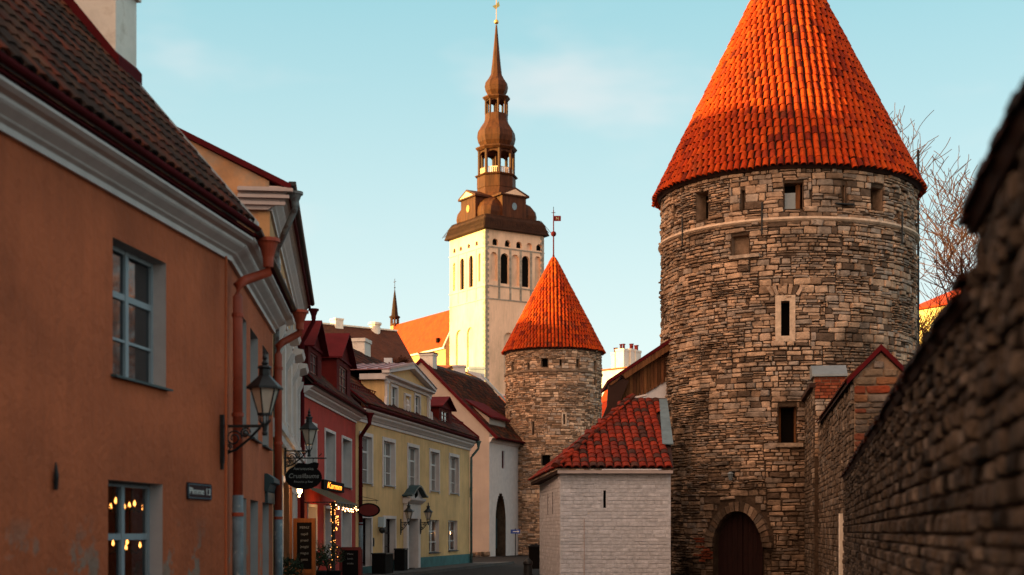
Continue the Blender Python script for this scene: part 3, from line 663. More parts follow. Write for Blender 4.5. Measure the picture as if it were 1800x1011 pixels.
# street name plate
pl = FA1.at(349, 864); S = thing('street_sign', 'small dark blue house number plate on salmon wall', 'sign', FA1.w(pl[0], -.02, pl[1]), FA1.rot)
w2, h2 = (FA1.at(370, 864)[0] - FA1.at(327, 864)[0]) / 2, .105
MB().prism([(x, .018, z) for x, z in ((-w2 + .02, -h2), (w2 - .02, -h2), (w2, -h2 + .03), (w2, h2 - .03), (w2 - .02, h2), (-w2 + .02, h2), (-w2, h2 - .03), (-w2, -h2 + .03))], (0, .018, 0), (0, 0, 0)).build('plate', 'sign_blue', S)
rim = MB(); a, b = w2 - .035, h2 - .018
for q in ((-a, a, -b, -b + .008), (-a, a, b - .008, b), (-a, -a + .014, -b, b), (a - .014, a, -b, b)): rim.box(q[0], q[1], -.004, -.001, q[2], q[3])
rim.build('rim', 'sign_rim', S)
text('Pimme 13', .118, S, TXT(0, -.003, -.004, w2 * 2 / .54), 'letter_white', .002)

x_, z_ = FA1.at(388, 752)
lantern('wall_lantern', 'black wall lantern on scrolled bracket beside red drainpipe of salmon house', FA1.w(x_, 0, z_ - .05), FA1.rot - math.pi / 2, .60, 1.0, group='street lanterns')

# lamps seen behind the lower window
for i, (px, py, of, k) in enumerate(((199, 893, .62, 4), (232, 893, .62, 4), (203, 968, .9, 3), (228, 966, .9, 3))):
    q_ = FA1.at(px, py, of); p = FA1.w(q_[0], of, q_[1])
    t = thing('chandelier', ('glowing candle chandelier in the left upper pane of the lower salmon house window', 'glowing candle chandelier in the right upper pane of the lower salmon house window', 'low glowing table lamp in the left pane of the lower salmon window', 'low glowing table lamp in the right pane of the lower salmon window')[i], 'lamp', p, 0, 'chandeliers behind the window')
    fr = MB().tube([(0, 0, .55), (0, 0, 0)], .01, 5)
    for j in range(k): fr.tube([(0, 0, 0), (.09 * math.cos(j * 1.57), .09 * math.sin(j * 1.57), -.05), (.13 * math.cos(j * 1.57), .13 * math.sin(j * 1.57), .02)], .008, 5)
    fr.build('lamp_frame', 'iron', t)
    for j in range(k): MB().lathe([(.004, 0), (.017, .02), (.012, .045), (.002, .075)], 8, (.13 * math.cos(j * 1.57 + .5), .13 * math.sin(j * 1.57 + .5), .02 + rnd.uniform(-.05, .05))).build('bulb', 'bulb_soft', t)

# ------------------------------------------------------------------ ochre house with white pilasters
FC = Fac((-4.45, 26.06), (-.114, 1)); LC = 14.0
C_ = FC.empty('ochre_house', 'tall cream ochre house with white window hoods and stained gable', 'house')
WC = Matrix.Rotation(FC.rot, 4, 'Z'); WC.translation = Vector((FC.O[0], FC.O[1], 0))
wx = [2.6, 5.9, 9.2, 12.2]
hC = [(x, x + 1.05, 6.25, 7.15) for x in wx] + [(x, x + 1.1, 4.05, 5.6) for x in wx] + [(4.7, 6.3, .25, 2.7), (7.3, 8.5, .8, 2.6), (9.6, 10.8, .8, 2.6), (11.8, 13.0, .8, 2.6)]
MB().sheet(0, LC, 0, 7.48, hC).build('wall', 'ochre', C_)
MB().sheet(0, 9, 0, 7.48, fn=lambda x, z: (0.004, x, z)).add([(.004, 0, 7.48), (.004, 9, 7.48), (.004, 9, 12.46), (.004, 0, 8.03)], [(0, 1, 2, 3)]).build('gable_wall', 'ochre_stain', C_)
MB().quad((LC, 0, 0), (LC, 9, 0), (LC, 9, 11), (LC, 0, 7.8)).build('party_wall', 'ochre_stain', C_)
for i, rc in enumerate(hC):
    window(C_, rc, depth=.16, cols=2, rows=(.5,) if i < 4 else (.33, .66), frame='frame_white', reveal='white_trim', sill='white_trim', surround=.12, bar=.05)
for x in wx:
    MB().sweepx([(0, 5.75), (-.08, 5.75), (-.10, 5.92), (-.30, 5.98), (-.34, 6.08), (0, 6.14)][::-1], x - .28, x + 1.38).build('window_hood', 'white_trim', C_)
    for dx in (-.22, 1.12): MB().sweepx([(0, 5.35), (-.05, 5.35), (-.18, 5.62), (-.20, 5.745), (0, 5.745)][::-1], x + dx, x + dx + .16).build('hood_bracket', 'white_trim', C_)
for x in [1.9, 4.75, 8.1, 11.3, 13.7]:
    MB().box(x - .22, x + .22, -.09, .03, 3.75, 6.15).box(x - .27, x + .27, -.12, .03, 3.75, 3.95).box(x - .27, x + .27, -.13, .03, 5.98, 6.18).build('pilaster', 'white_trim', C_)
MB().sweepx([(0, 3.42), (-.06, 3.42), (-.12, 3.52), (-.20, 3.55), (-.22, 3.66), (0, 3.72)][::-1], 0, LC).build('string_course', 'white_trim', C_)
for k in range(34): MB().box(.2 + k * .41, .2 + k * .41 + .2, -.16, -.055, 3.36, 3.50).build('dentil', 'white_trim', C_)
cornice(C_, 0, LC, 7.48, .46, .32)
MB().prism([(y, .32, z) for y, z in ()] or [(-.10, -.32, 7.90), (-.10, .55, 7.90), (-.10, .55, 7.48), (-.10, .02, 7.48), (-.10, -.26, 7.68)], (0, 0, 0), (.098, 0, 0)).build('corner_capital', 'grey_trim', C_)
for k in range(3): MB().box(-.16 - .03 * k, -.102, -.30 - .07 * k, .56, 7.56 + .12 * k, 7.62 + .12 * k).build('capital_band', 'grey_trim', C_)
MB().box(-.02, .35, -.012, .2, 0.1, 7.46).build('corner_strip', 'ochre', C_)
roof_plane(C_, -.02, LC + .1, -.38, 7.93, 8.0, 7.97 + 8.5 * .49, m='dark_red_metal', t=.07)
MB().prism([(-.08, -.40, 7.86), (-.08, -.40, 7.97), (-.08, 8.0, 7.97 + 8.4 * .48), (-.08, 8.0, 7.86 + 8.4 * .48)][::-1], (0, 0, 0), (.06, 0, 0)).build('verge_board', 'dark_red_metal', C_)
gutter(C_, 0, LC, -.42, 8.02, .07, m='iron')
downpipe(C_, (.30, -.46, 7.86), (.62, -.10, 6.9), .1, .06, 'pipe_grey', hop=.22, low=None, clips=4)
downpipe(C_, (LC - .15, -.46, 7.80), (LC + .05, -.14, 6.95), .1, .06, 'dark_red_metal', hop=.24, clips=4)

# ------------------------------------------------------------------ red house
FR = Fac((-5.92, 40.0), (.0376, 1)); LR = 10.31
RH = FR.empty('red_house', 'deep red plastered house with two dark red dormers and a small awning', 'house')
WR = Matrix.Rotation(FR.rot, 4, 'Z'); WR.translation = Vector((FR.O[0], FR.O[1], 0))
hR = [FR.rect(537, 744, 555, 850), FR.rect(571, 752, 588, 841), FR.rect(601, 763, 616.5, 846), FR.rect(541, 893, 555, 1003), FR.rect(570, 899, 586, 985), FR.rect(600, 903, 616, 985)]
for i in range(3): hR[i] = (hR[i][0], hR[i][1], 3.1, 4.72); hR[i + 3] = (hR[i + 3][0], hR[i + 3][1], .35 if i == 0 else .75, 2.32)
wall(RH, 'red_plaster', 0, LR, 0, 5.46, hR, depth=7.8)
for i, rc in enumerate(hR):
    window(RH, rc, depth=.30, cols=2, rows=(.33, .68), frame='frame_grey', reveal='white_trim', sill='sill_teal' if i < 3 else None, surround=.09, bar=.05, glass_m='glass')
cornice(RH, 0, LR, 5.44, .28, .34)
gutter(RH, -.05, LR, -.40, 5.80, .06); MB().box(0, LR, -.36, -.01, 5.722, 5.755).build('eave_board', 'dark_red_metal', RH)
TR = .95; PRr = math.atan(TR)
roof_plane(RH, 0, LR, -.38, 5.76, 3.9, 5.76 + 4.28 * TR)
K_BROWN.place(RH, slope_tiles((0, -.37, 5.80), (1, 0, 0), (0, math.cos(PRr), math.sin(PRr)), LR, 5.9, .24, .32), 'roof_tiles', limit=0, world=WR, normal_axis=2, sign=1)
MB().prism([(0, -.38, 5.82), (0, -.08, 5.82 + .30 * TR), (0, -.08, 5.88 + .30 * TR), (0, -.38, 5.88)][::-1], (0, 0, 0), (LR, 0, 0)).build('eave_sheet', 'dark_red_metal', RH)
def rdorm(pxl, pxr, wl, wr, yt, yb, ya, ye):
    y0 = -.06; X0, X1 = FR.at(pxl, 0, y0)[0], FR.at(pxr, 0, y0)[0]; xm = (pxl + pxr) / 2
    zt = FR.at((wl + wr) / 2, yt, y0)[1]; zb = FR.at((wl + wr) / 2, yb, y0)[1]; za = FR.at(xm, ya, y0)[1]; ze = FR.at(xm, ye, y0)[1]
    gable_dormer(RH, X0, X1, y0, zb - .12, ze, za, 3.6, win=(FR.at(wl, 0, y0)[0], FR.at(wr, 0, y0)[0], zb, zt), over=.16)
rdorm(542, 565, 546, 558, 622, 672, 566, 612); rdorm(592, 616, 597, 610, 646, 695, 588, 634)
chimney(RH, 8.4, 9.3, 3.5, 4.6, 8.6, FR.at(566, 545, 3.9)[1], pots=2, band=.14, lead='dark_red_metal')
downpipe(RH, (LR - .15, -.52, 5.74), (LR + .42, -.12, 5.0), .1, .07, 'dark_red_metal', hop=.26, low='pipe_blue', low_z=1.9, clips=4)

# ------------------------------------------------------------------ yellow house
FY = Fac((-5.53, 50.35), (.186, 1)); LY = 19.0
YH = FY.empty('yellow_house', 'pale yellow two storey house with pedimented attic and teal plinth', 'house')
WY = Matrix.Rotation(FY.rot, 4, 'Z'); WY.translation = Vector((FY.O[0], FY.O[1], 0))
hY = [FY.rect(633, 771, 653, 855), FY.rect(673.5, 779, 693, 857), FY.rect(717, 789, 735, 861), FY.rect(755.5, 795, 771, 866), FY.rect(790, 801, 805.5, 868)]
hY = [(a, b, 3.36, 5.06) for a, b, _, _ in hY]
lY = [FY.rect(634, 914, 652, 980), FY.rect(674, 911, 694, 984), FY.rect(713, 913, 730, 999), FY.rect(754, 914, 772, 982), FY.rect(788, 914, 804, 979)]
lY = [(lY[0][0], lY[0][1], .35, 2.1), (lY[1][0], lY[1][1], .5, 2.1), (lY[2][0], lY[2][1], .12, 2.12), (lY[3][0], lY[3][1], .68, 2.12), (lY[4][0], lY[4][1], .72, 2.12)]
YM = 5.54
MB().sheet(0, LY, .5, YM, hY + lY, xs=()).quad((LY, 0, 0), (LY, 7.8, 0), (LY, 7.8, YM), (LY, 0, YM)).quad((LY, 0, YM), (LY, 7.8, YM), (LY, 4.1, 9.7), (LY, 3.9, 9.7)).quad((0, 0, 0), (0, 0, YM), (0, 7.8, YM), (0, 7.8, 0)).build('wall', 'yellow', YH)
MB().sheet(-.001, LY + .05, 0, .52, [(a, b, .0 if i == 2 else c, d) for i, (a, b, c, d) in enumerate(lY)], fn=lambda x, z: (x, -.04 - .001 * z, z)).box(lY[2][1] + .4, LY + .05, -.04, -.001, .521, .535).build('plinth', 'teal', YH)
for i, rc in enumerate(hY): window(YH, rc, depth=.16, cols=2, rows=(.30, .68), frame='frame_white', glass_m='glass_pale', reveal='white_trim', sill='lead', surround=.14, bar=.05, thick_row=2)
for i, rc in enumerate(lY):
    if i == 2: continue
    window(YH, rc, depth=.24 if i < 2 else .17, cols=2, rows=(.33, .66), frame='wood_door' if i < 2 else 'frame_white', glass_m='glass' if i < 2 else 'glass_clear', reveal='white_trim', sill=None if i == 0 else 'iron',
           surround=.12 if i < 2 else 0, bar=.06, rx=1.1, label='dark shop window with white surround' if i < 2 else 'small window with a candle lit behind it')
x0, x1, z0, z1 = lY[2]
dr = MB().box(x0, x1, .42, .47, z0, z1).build('door', 'black_paint', YH, label='dark entrance door set deep in a white portal')
MB().box(x0 + .12, x1 - .12, .40, .419, z0 + .25, z0 + .95).box(x0 + .12, x1 - .12, .40, .419, z0 + 1.1, z1 - .15).build('door_panel', 'black_paint', dr)
MB().box(x0 - .05, x0, .003, .5, z0, z1).box(x1, x1 + .05, .003, .5, z0, z1).box(x0 - .05, x1 + .05, .003, .5, z1, z1 + .05).build('reveal', 'white_trim', dr)
pw = .34
po = MB().box(x0 - pw, x0, -.14, .02, 0, z1 + .02).box(x1, x1 + pw, -.14, .02, 0, z1 + .02).box(x0 - pw, x1 + pw, -.14, .02, z1 + .02, z1 + .62).build('portal', 'white_trim', YH)
MB().sweepx([(.02, z1 + .62), (-.18, z1 + .62), (-.34, z1 + .76), (-.36, z1 + .84), (.02, z1 + .86)][::-1], x0 - pw - .12, x1 + pw + .12).build('portal_cornice', 'white_trim', po)
xm = (x0 + x1) / 2; hw = (x1 - x0) / 2 + pw + .22; cv = []
for k in range(13):
    u = -1 + 2 * k / 12; cv.append((xm + u * hw, .02, z1 + .87 + .42 * (math.cos(math.pi * u) * .5 + .5) + .02))
ring = cv + [(p[0], .02, p[2] + .07) for p in cv[::-1]]
for k in range(12):
    a, b = cv[k], cv[k + 1]
    MB()  # curved hood as short plates
hood = MB()
for k in range(12):
    a, b = cv[k], cv[k + 1]; hood.prism([a, b, (b[0], .02, b[2] + .07), (a[0], .02, a[2] + .07)], (0, 0, 0), (0, -.44, 0))
hood.build('hood', 'sill_teal', po)
tym = MB(); base = z1 + .87
for k in range(12):
    a, b = cv[k], cv[k + 1]; tym.quad((a[0], -.20, base - .02), (b[0], -.20, base - .02), (b[0], -.20, b[2]), (a[0], -.20, a[2]))
tym.build('tympanum', 'white_trim', po)
MB().lathe([(.02, 0), (.10, .1), (.12, .2), (.08, .34), (.02, .42)], 10, (xm, -.20, base - .02)).build('ornament', 'dark', po)
text('T7', .16, po, TXT(xm, -.143, z1 + .32), 'letter_grey', .003)
MB().box(x0 - pw - .1, x1 + pw + .1, -.5, -.145, 0, .12).build('door_step', 'pavement', YH)
cornice(YH, 0, LY + .05, YM, .44, .36)
gutter(YH, .2, LY + .1, -.42, 6.08, .07); MB().box(0, LY + .08, -.40, -.01, 5.982, 6.04).build('eave_board', 'dark_red_metal', YH)
TY = (9.75 - 6.06) / 4.5; PY_ = math.atan(TY)
roof_plane(YH, 0, LY + .15, -.40, 6.06, 4.1, 9.75)
K_BROWN.place(YH, slope_tiles((0, -.38, 6.12), (1, 0, 0), (0, math.cos(PY_), math.sin(PY_)), LY + .1, 5.78, .24, .32), 'roof_tiles', limit=0, world=WY, normal_axis=2, sign=1)
MB().prism([(0, -.38, 6.13), (0, .45, 6.13 + .83 * TY), (0, .45, 6.20 + .83 * TY), (0, -.38, 6.20)][::-1], (0, 0, 0), (LY + .12, 0, 0)).build('eave_sheet', 'dark_red_metal', YH)
sg = MB()
for k in range(70): sg.box(.2 + k * .27, .23 + k * .27, .30, .33, 6.62, 6.92)
sg.box(.1, LY, .305, .325, 6.90, 6.93).build('snow_guard', 'dark_red_metal', YH)
MB().prism([(LY + .12, -.44, 6.04), (LY + .12, -.44, 6.24), (LY + .12, 4.1, 9.96), (LY + .12, 4.1, 9.70)][::-1], (0, 0, 0), (.1, 0, 0)).build('verge_board', 'dark_red_metal', YH)
# attic front with pediment
ya = -.02; X0, X1 = FY.at(675, 0)[0], FY.at(752.5, 0)[0]; ZE = 7.36; ZB = 5.99; XM = (X0 + X1) / 2; zA = 8.2
aw = [FY.rect(686.5, 0, 697, 1), FY.rect(728, 0, 737, 1)]; aw = [(a, b, 6.08, 7.22) for a, b, _, _ in aw]
AT = MB().sheet(X0, X1, ZB, ZE, aw, fn=lambda x, z: (x, ya, z)).quad((X0, ya, ZB), (X0, ya, ZE), (X0, .9, ZE), (X0, .9, ZB)).quad((X1, ya, ZB), (X1, .9, ZB), (X1, .9, ZE), (X1, ya, ZE)).build('attic', 'yellow', YH)
MB().quad((X0 + .01, .9, ZB), (X0 + .01, .9, ZE), (X0 + .01, 3.4, ZE), (X0 + .01, 3.4, ZB)).quad((X1 - .01, .9, ZB), (X1 - .01, 3.4, ZB), (X1 - .01, 3.4, ZE), (X1 - .01, .9, ZE)).build('attic_cladding', 'dark_red_metal', AT)
for rc in aw:
    wo = window(YH, rc, depth=.10, cols=2, rows=(.33, .66), frame='frame_white', reveal='white_trim', sill='white_trim', surround=.10, bar=.045, y=ya, name='attic_window')
MB().sweepx([(ya, ZE), (ya - .06, ZE), (ya - .08, ZE + .10), (ya - .24, ZE + .16), (ya - .26, ZE + .24), (ya, ZE + .24)][::-1], X0 - .22, X1 + .22).build('entablature', 'white_trim', AT)
MB().box(X0 - .24, X0 - .002, ya - .1, .9, ZE + .02, ZE + .235).build('entablature_return', 'white_trim', AT); MB().box(X1 + .002, X1 + .24, ya - .1, .9, ZE + .02, ZE + .235).build('entablature_return', 'white_trim', AT)
MB().add([(X0, ya - .05, ZE + .24), (X1, ya - .05, ZE + .24), (XM, ya - .05, zA - .05)], [(0, 1, 2)]).build('tympanum', 'yellow', AT)
kk = (zA + .02 - (ZE + .24)) / (XM - X0 + .3)
for sx in (-1, 1):
    xe = XM + sx * (XM - X0 + .3)
    MB().prism([(xe, 0, ZE + .245), (XM, 0, zA - .02), (XM, 0, zA + .15), (xe, 0, ZE + .36)], (0, 0, 0), (0, -.30, 0)).build('raking_cornice', 'white_trim', AT)
    MB().prism([(xe, -.34, ZE + .37), (XM, -.34, zA + .16), (XM, -.34, zA + .20), (xe, -.34, ZE + .41)], (0, -.34, 0), (0, 3.3, 0)).build('attic_roof', 'mauve_metal', AT)
for k in range(8):
    for sx in (-1, 1):
        MB().prism([(XM + sx * .02, -.3 + k * .42, zA + .20), (XM + sx * (XM - X0 + .3), -.3 + k * .42, ZE + .41), (XM + sx * (XM - X0 + .3), -.3 + k * .42, ZE + .45), (XM + sx * .02, -.3 + k * .42, zA + .24)], (0, 0, 0), (0, .03, 0)).build('standing_seam', 'mauve_metal', AT)
for x in (X0 + .16, X1 - .16):
    MB().box(x - .13, x + .13, ya - .10, ya - .002, ZB + .12, ZE - .10).box(x - .17, x + .17, ya - .13, ya - .002, ZE - .10, ZE - .005).build('pilaster', 'white_trim', AT)
for sx, x in ((-1, X0), (1, X1)):
    MB().prism([(x, ya - .04, ZB + .0), (x + sx * .62, ya - .04, ZB + .0), (x + sx * .60, ya - .04, ZB + .16), (x + sx * .34, ya - .04, ZB + .26), (x + sx * .2, ya - .04, ZB + .5), (x + sx * .16, ya - .04, ZB + .72), (x, ya - .04, ZB + .75)], (0, 0, 0), (0, -.1, 0)).build('scroll', 'white_trim', AT)
nx0, nx1 = FY.at(708.5, 0)[0], FY.at(719, 0)[0]
MB().box(nx0, nx0 + .07, ya - .07, ya - .002, 6.15, 7.05).box(nx1 - .07, nx1, ya - .07, ya - .002, 6.15, 7.05).box(nx0, nx1, ya - .08, ya - .002, 7.05, 7.15).box(nx0, nx1, ya - .08, ya - .002, 6.1, 6.15).lathe([(.02, 0), (.12, .08), (.07, .18), (.10, .30), (.14, .44), (.07, .52), (.09, .62), (.02, .72)], 10, ((nx0 + nx1) / 2, ya - .02, 6.22)).build('niche', 'white_trim', AT)
# small dormer
y0 = .02; q = lambda px, py: FY.at(px, py, y0)
gable_dormer(YH, q(772, 0)[0], q(794, 0)[0], y0, 6.3, q(783, 717)[1], q(783, 699)[1], 2.6, win=(q(776.5, 0)[0], q(788, 0)[0], q(782, 745)[1], q(782, 723)[1]), over=.16)
# ridge chimneys
c0 = FY.at(626, 0, 4.3)[0]; chimney(YH, c0, c0 + 1.0, 3.9, 5.1, 8.8, FY.at(640, 601, 4.3)[1], band=.16)
downpipe(YH, (LY - .1, -.46, 5.95), (LY - .18, -.12, 5.2), .08, .06, 'pipe_teal', hop=.26, clips=5)
# candle lights behind the two small windows and porch lamps
for i, px in ((3, 757), (4, 791)):
    q_ = FY.at(px, 940, .36); p = FY.w(q_[0], .36, q_[1])
    t = thing('candle_lamp', ('lit candle lamp behind the small window closer to the portal', 'lit candle lamp behind the small window at the yellow house corner')[i - 3], 'lamp', p, 0, 'candle lamps in the yellow house windows')
    MB().lathe([(.05, -.9), (.05, -.88), (.012, -.86), (.012, -.06), (.03, -.03), (.03, 0)], 8).build('stand', 'iron', t); MB().lathe([(.004, 0), (.035, .05), (.02, .12), (.003, .2)], 8).build('bulb', 'bulb', t)
for px, lab in ((704, 'black porch lantern on the near jamb of the white portal'), (739, 'black porch lantern on the far jamb of the white portal')):
    x_, z_ = FY.at(px, 920, -.15)
    lantern('porch_lantern', lab, FY.w(x_, -.145, z_ - .02), FY.rot - math.pi / 2, .34, .86, group='porch lanterns')
p = FY.w(LY, -.03, 3.0 + 1.35 * 0)
lantern('wall_lantern', 'black wall lantern at the far corner of the yellow house', FY.w(LY + .01, .2, FY.at(826, 882)[1]), FY.rot, .0 + .5, 1.0, group='street lanterns')
# wall box lamp beside the shop window
x_, z_ = FY.at(666, 921); t = thing('wall_lamp', 'pale teal box lamp with dark globe on yellow wall', 'lamp', FY.w(x_, -.001, z_), FY.rot)
MB().prism([(-.14, 0, -.12), (.16, 0, -.12), (.20, 0, .12), (.18, 0, .26), (-.10, 0, .26)], (0, 0, 0), (0, -.22, 0)).build('box', 'blue_lead', t)
MB().lathe([(.02, -.16), (.10, -.12), (.13, -.04), (.10, .04), (.03, .07)], 12, (-.10, -.16, -.20)).build('globe', 'iron', t)
x_, z_ = FY.at(656, 953); o = MB().box(-.05, .05, -.03, 0, -.16, .16).box(-.03, .03, -.04, -.03, -.08, .10).build('intercom', 'iron', None, loc=FY.w(x_, -.001, z_)); o.rotation_euler = (0, 0, FY.rot); tag(o, 'small dark intercom panel on yellow wall', 'intercom')
# pavement in front of the yellow house
pv = MB(); e0, e1 = FY.w(-1, -.02, 0), FY.w(LY + 1.5, -.02, 0); k0, k1 = FY.w(-1, -1.25, 0), FY.w(LY + 3.2, -1.6, 0)
pv.add([(e0.x, e0.y, 0), (k0.x, k0.y, 0), (k1.x, k1.y, 0), (e1.x, e1.y, 0), (e0.x, e0.y, .10), (k0.x, k0.y, .10), (k1.x, k1.y, .10), (e1.x, e1.y, .10)], [(4, 5, 6, 7), (0, 1, 5, 4), (1, 2, 6, 5), (2, 3, 7, 6)])
structure(pv.build('pavement', 'pavement'))
kd = (Vector((k1.x, k1.y, 0)) - Vector((k0.x, k0.y, 0))); kl = kd.length; kd.normalize(); kn = Vector((kd.y, -kd.x, 0))
kb = structure(MB().add([], []).build('kerb', 'pavement'))
for i in range(int(kl / .9)):
    a = Vector((k0.x, k0.y, 0)) + kd * (i * .9); b = a + kd * .88
    MB().add([a, b, b + kn * .14, a + kn * .14] + [v + Vector((0, 0, .115 + rnd.uniform(-.008, .008))) for v in (a, b, b + kn * .13, a + kn * .13)], [(4, 5, 6, 7), (0, 1, 5, 4), (1, 2, 6, 5), (2, 3, 7, 6), (3, 0, 4, 7)][:5]).build('kerb_stone', 'pavement', kb)
# ------------------------------------------------------------------ cream gabled house beyond the yellow one
FW = Fac((-1.47, 92.0), (.33, 1)); LW = 11.5
WH = FW.empty('cream_gabled_house', 'cream house with plain gable and dark arched doorway beyond the yellow house', 'house')
WW = Matrix.Rotation(FW.rot, 4, 'Z'); WW.translation = Vector((FW.O[0], FW.O[1], 0))
ZWE, ZWA, HWG = 7.75, 12.75, 4.75
wr = MB().add([(0, 0, 0), (0, 2 * HWG, 0), (0, 2 * HWG, ZWE + .36), (0, HWG, ZWA + .06), (0, 0, ZWE + .36)], [(0, 1, 2, 3, 4)])
wr.build('gable_wall', 'cream', WH)
ar = [FW.at(871, 0)[0], FW.at(889, 0)[0]]; aw_ = ar[1] - ar[0]; axm = (ar[0] + ar[1]) / 2; AZ0, AZ1 = 2.3, 4.15
def pointed(x0, x1, zs, za, n=7):
    """stepped openings that follow a pointed arch, plus the arch outline"""
    xm = (x0 + x1) / 2; hw = (x1 - x0) / 2; holes = [(x0, x1, 0, zs)]; out_ = []
    for k in range(n):
        za_, zb_ = zs + (za - zs) * k / n, zs + (za - zs) * (k + 1) / n; f = ((k + .5) / n); w = hw * math.sqrt(max(1 - f ** 1.7, .02)); holes.append((xm - w, xm + w, za_, zb_))
    for k in range(n * 2 + 1):
        f = k / (n * 2); out_.append((hw * math.sqrt(max(1 - f ** 1.7, 0)), zs + (za - zs) * f))
    return holes, out_
hW, aout = pointed(ar[0], ar[1], AZ0, AZ1, 10)
sw = FW.rect(882, 792, 887, 824)
MB().sheet(0, LW, 0, ZWE, hW + [sw]).quad((LW, 0, 0), (LW, 9.5, 0), (LW, 9.5, ZWE), (LW, 0, ZWE)).build('wall', 'white_trim', WH)
window(WH, sw, depth=.12, cols=1, rows=(.5,), frame='frame_red', reveal='white_wall', sill=None, bar=.05)
MB().sheet(ar[0] - .3, ar[1] + .3, 0, AZ1 + .3, fn=lambda x, z: (x, .75, z)).quad((ar[1] + .02, 0, 0), (ar[1] + .02, .75, 0), (ar[1] + .02, .75, AZ1), (ar[1] + .02, 0, AZ1)).build('passage', 'mortar', WH)
MB().box(axm + .05, ar[1] - .02, .60, .66, .5, 2.5).build('door', 'sill_teal', WH)
roof_plane(WH, .06, LW + .3, -.45, ZWE - .1, HWG, ZWA + .12, t=.1)
tW = (ZWA + .22 - ZWE) / (HWG + .45); pW = math.atan(tW)
K_BROWN.place(WH, slope_tiles((.1, -.43, ZWE - .04), (1, 0, 0), (0, math.cos(pW), math.sin(pW)), LW, 7.1, .26, .34), 'roof_tiles', limit=0, world=WW, normal_axis=2, sign=1)
for s_, ya_, yb_ in ((1, -.5, HWG), (-1, 2 * HWG + .5, HWG)):
    MB().prism([(-.12, ya_, ZWE - .18), (-.12, ya_, ZWE + .06), (-.12, yb_, ZWA + .26), (-.12, yb_, ZWA + .02)], (0, 0, 0), (.34, 0, 0)).build('verge_board', 'dark_red_metal', WH)
MB().sweepx([(0, ZWE - .35), (-.12, ZWE - .3), (-.2, ZWE - .12), (-.42, ZWE - .05), (-.42, ZWE - .01), (0, ZWE - .01)][::-1], -.05, LW).build('cornice', 'white_trim', WH)
gutter(WH, -.1, LW, -.52, ZWE - .02, .09)
# shed dormer low on its roof
y0 = .5; a = FW.at(868, 0, y0)[0]; 
sd = MB().add([(1.3, .45, 8.35), (1.3, 2.9, 10.75), (1.3, .45, 9.1)], [(0, 1, 2)]).quad((1.3, .45, 8.2), (4.6, .45, 8.2), (4.6, .45, 9.1), (1.3, .45, 9.1)).build('dormer', 'cream', WH)
MB().prism([(1.1, .2, 9.05), (1.1, 3.1, 10.9), (1.1, 3.1, 11.0), (1.1, .2, 9.17)][::-1], (0, 0, 0), (3.9, 0, 0)).build('dormer_roof', 'dark_red_metal', sd)
window(sd, (1.5, 2.3, 8.35, 9.0), depth=.05, cols=2, rows=(.5,), frame='frame_red', reveal=None, sill=None, y=.44)
chimney(WH, .6, 1.35, HWG - .6, HWG + .35, 12.0, 13.4, band=.14, lead='dark_red_metal')
MB().prism([(LW + .25, -.45, ZWE), (LW + .25, HWG, ZWA + .3), (LW + .25, HWG, ZWA + .5), (LW + .25, -.45, ZWE + .2)], (0, 0, 0), (.2, 0, 0)).build('verge_flashing', 'blue_lead', WH)
MB().box(-.06, 0.02, 1.5, 2.0, 1.1, 2.05).build('wall_hatch', 'iron', WH)
# rubble at its foot
for i in range(11):
    mbx = MB(); v, f = stone_variant(rnd); s_ = rnd.uniform(.25, .45)
    mbx.add([(p[0] * s_ * 1.4, p[1] * s_, p[2] * s_ * .7) for p in v], f, stone_tint(rnd))
    p = FW.w(-.35 + rnd.uniform(-.2, .2), .1 + i * .32, rnd.uniform(.12, .22)); o = mbx.build('boulder', 'stone'); o.location = p; o.rotation_euler = (0, 0, rnd.uniform(-.6, .6) + FW.rot - 1.57)
    tag(o, 'rough grey boulder in the row along the foot of the cream gable', 'boulder', 'boulders at the gable foot')

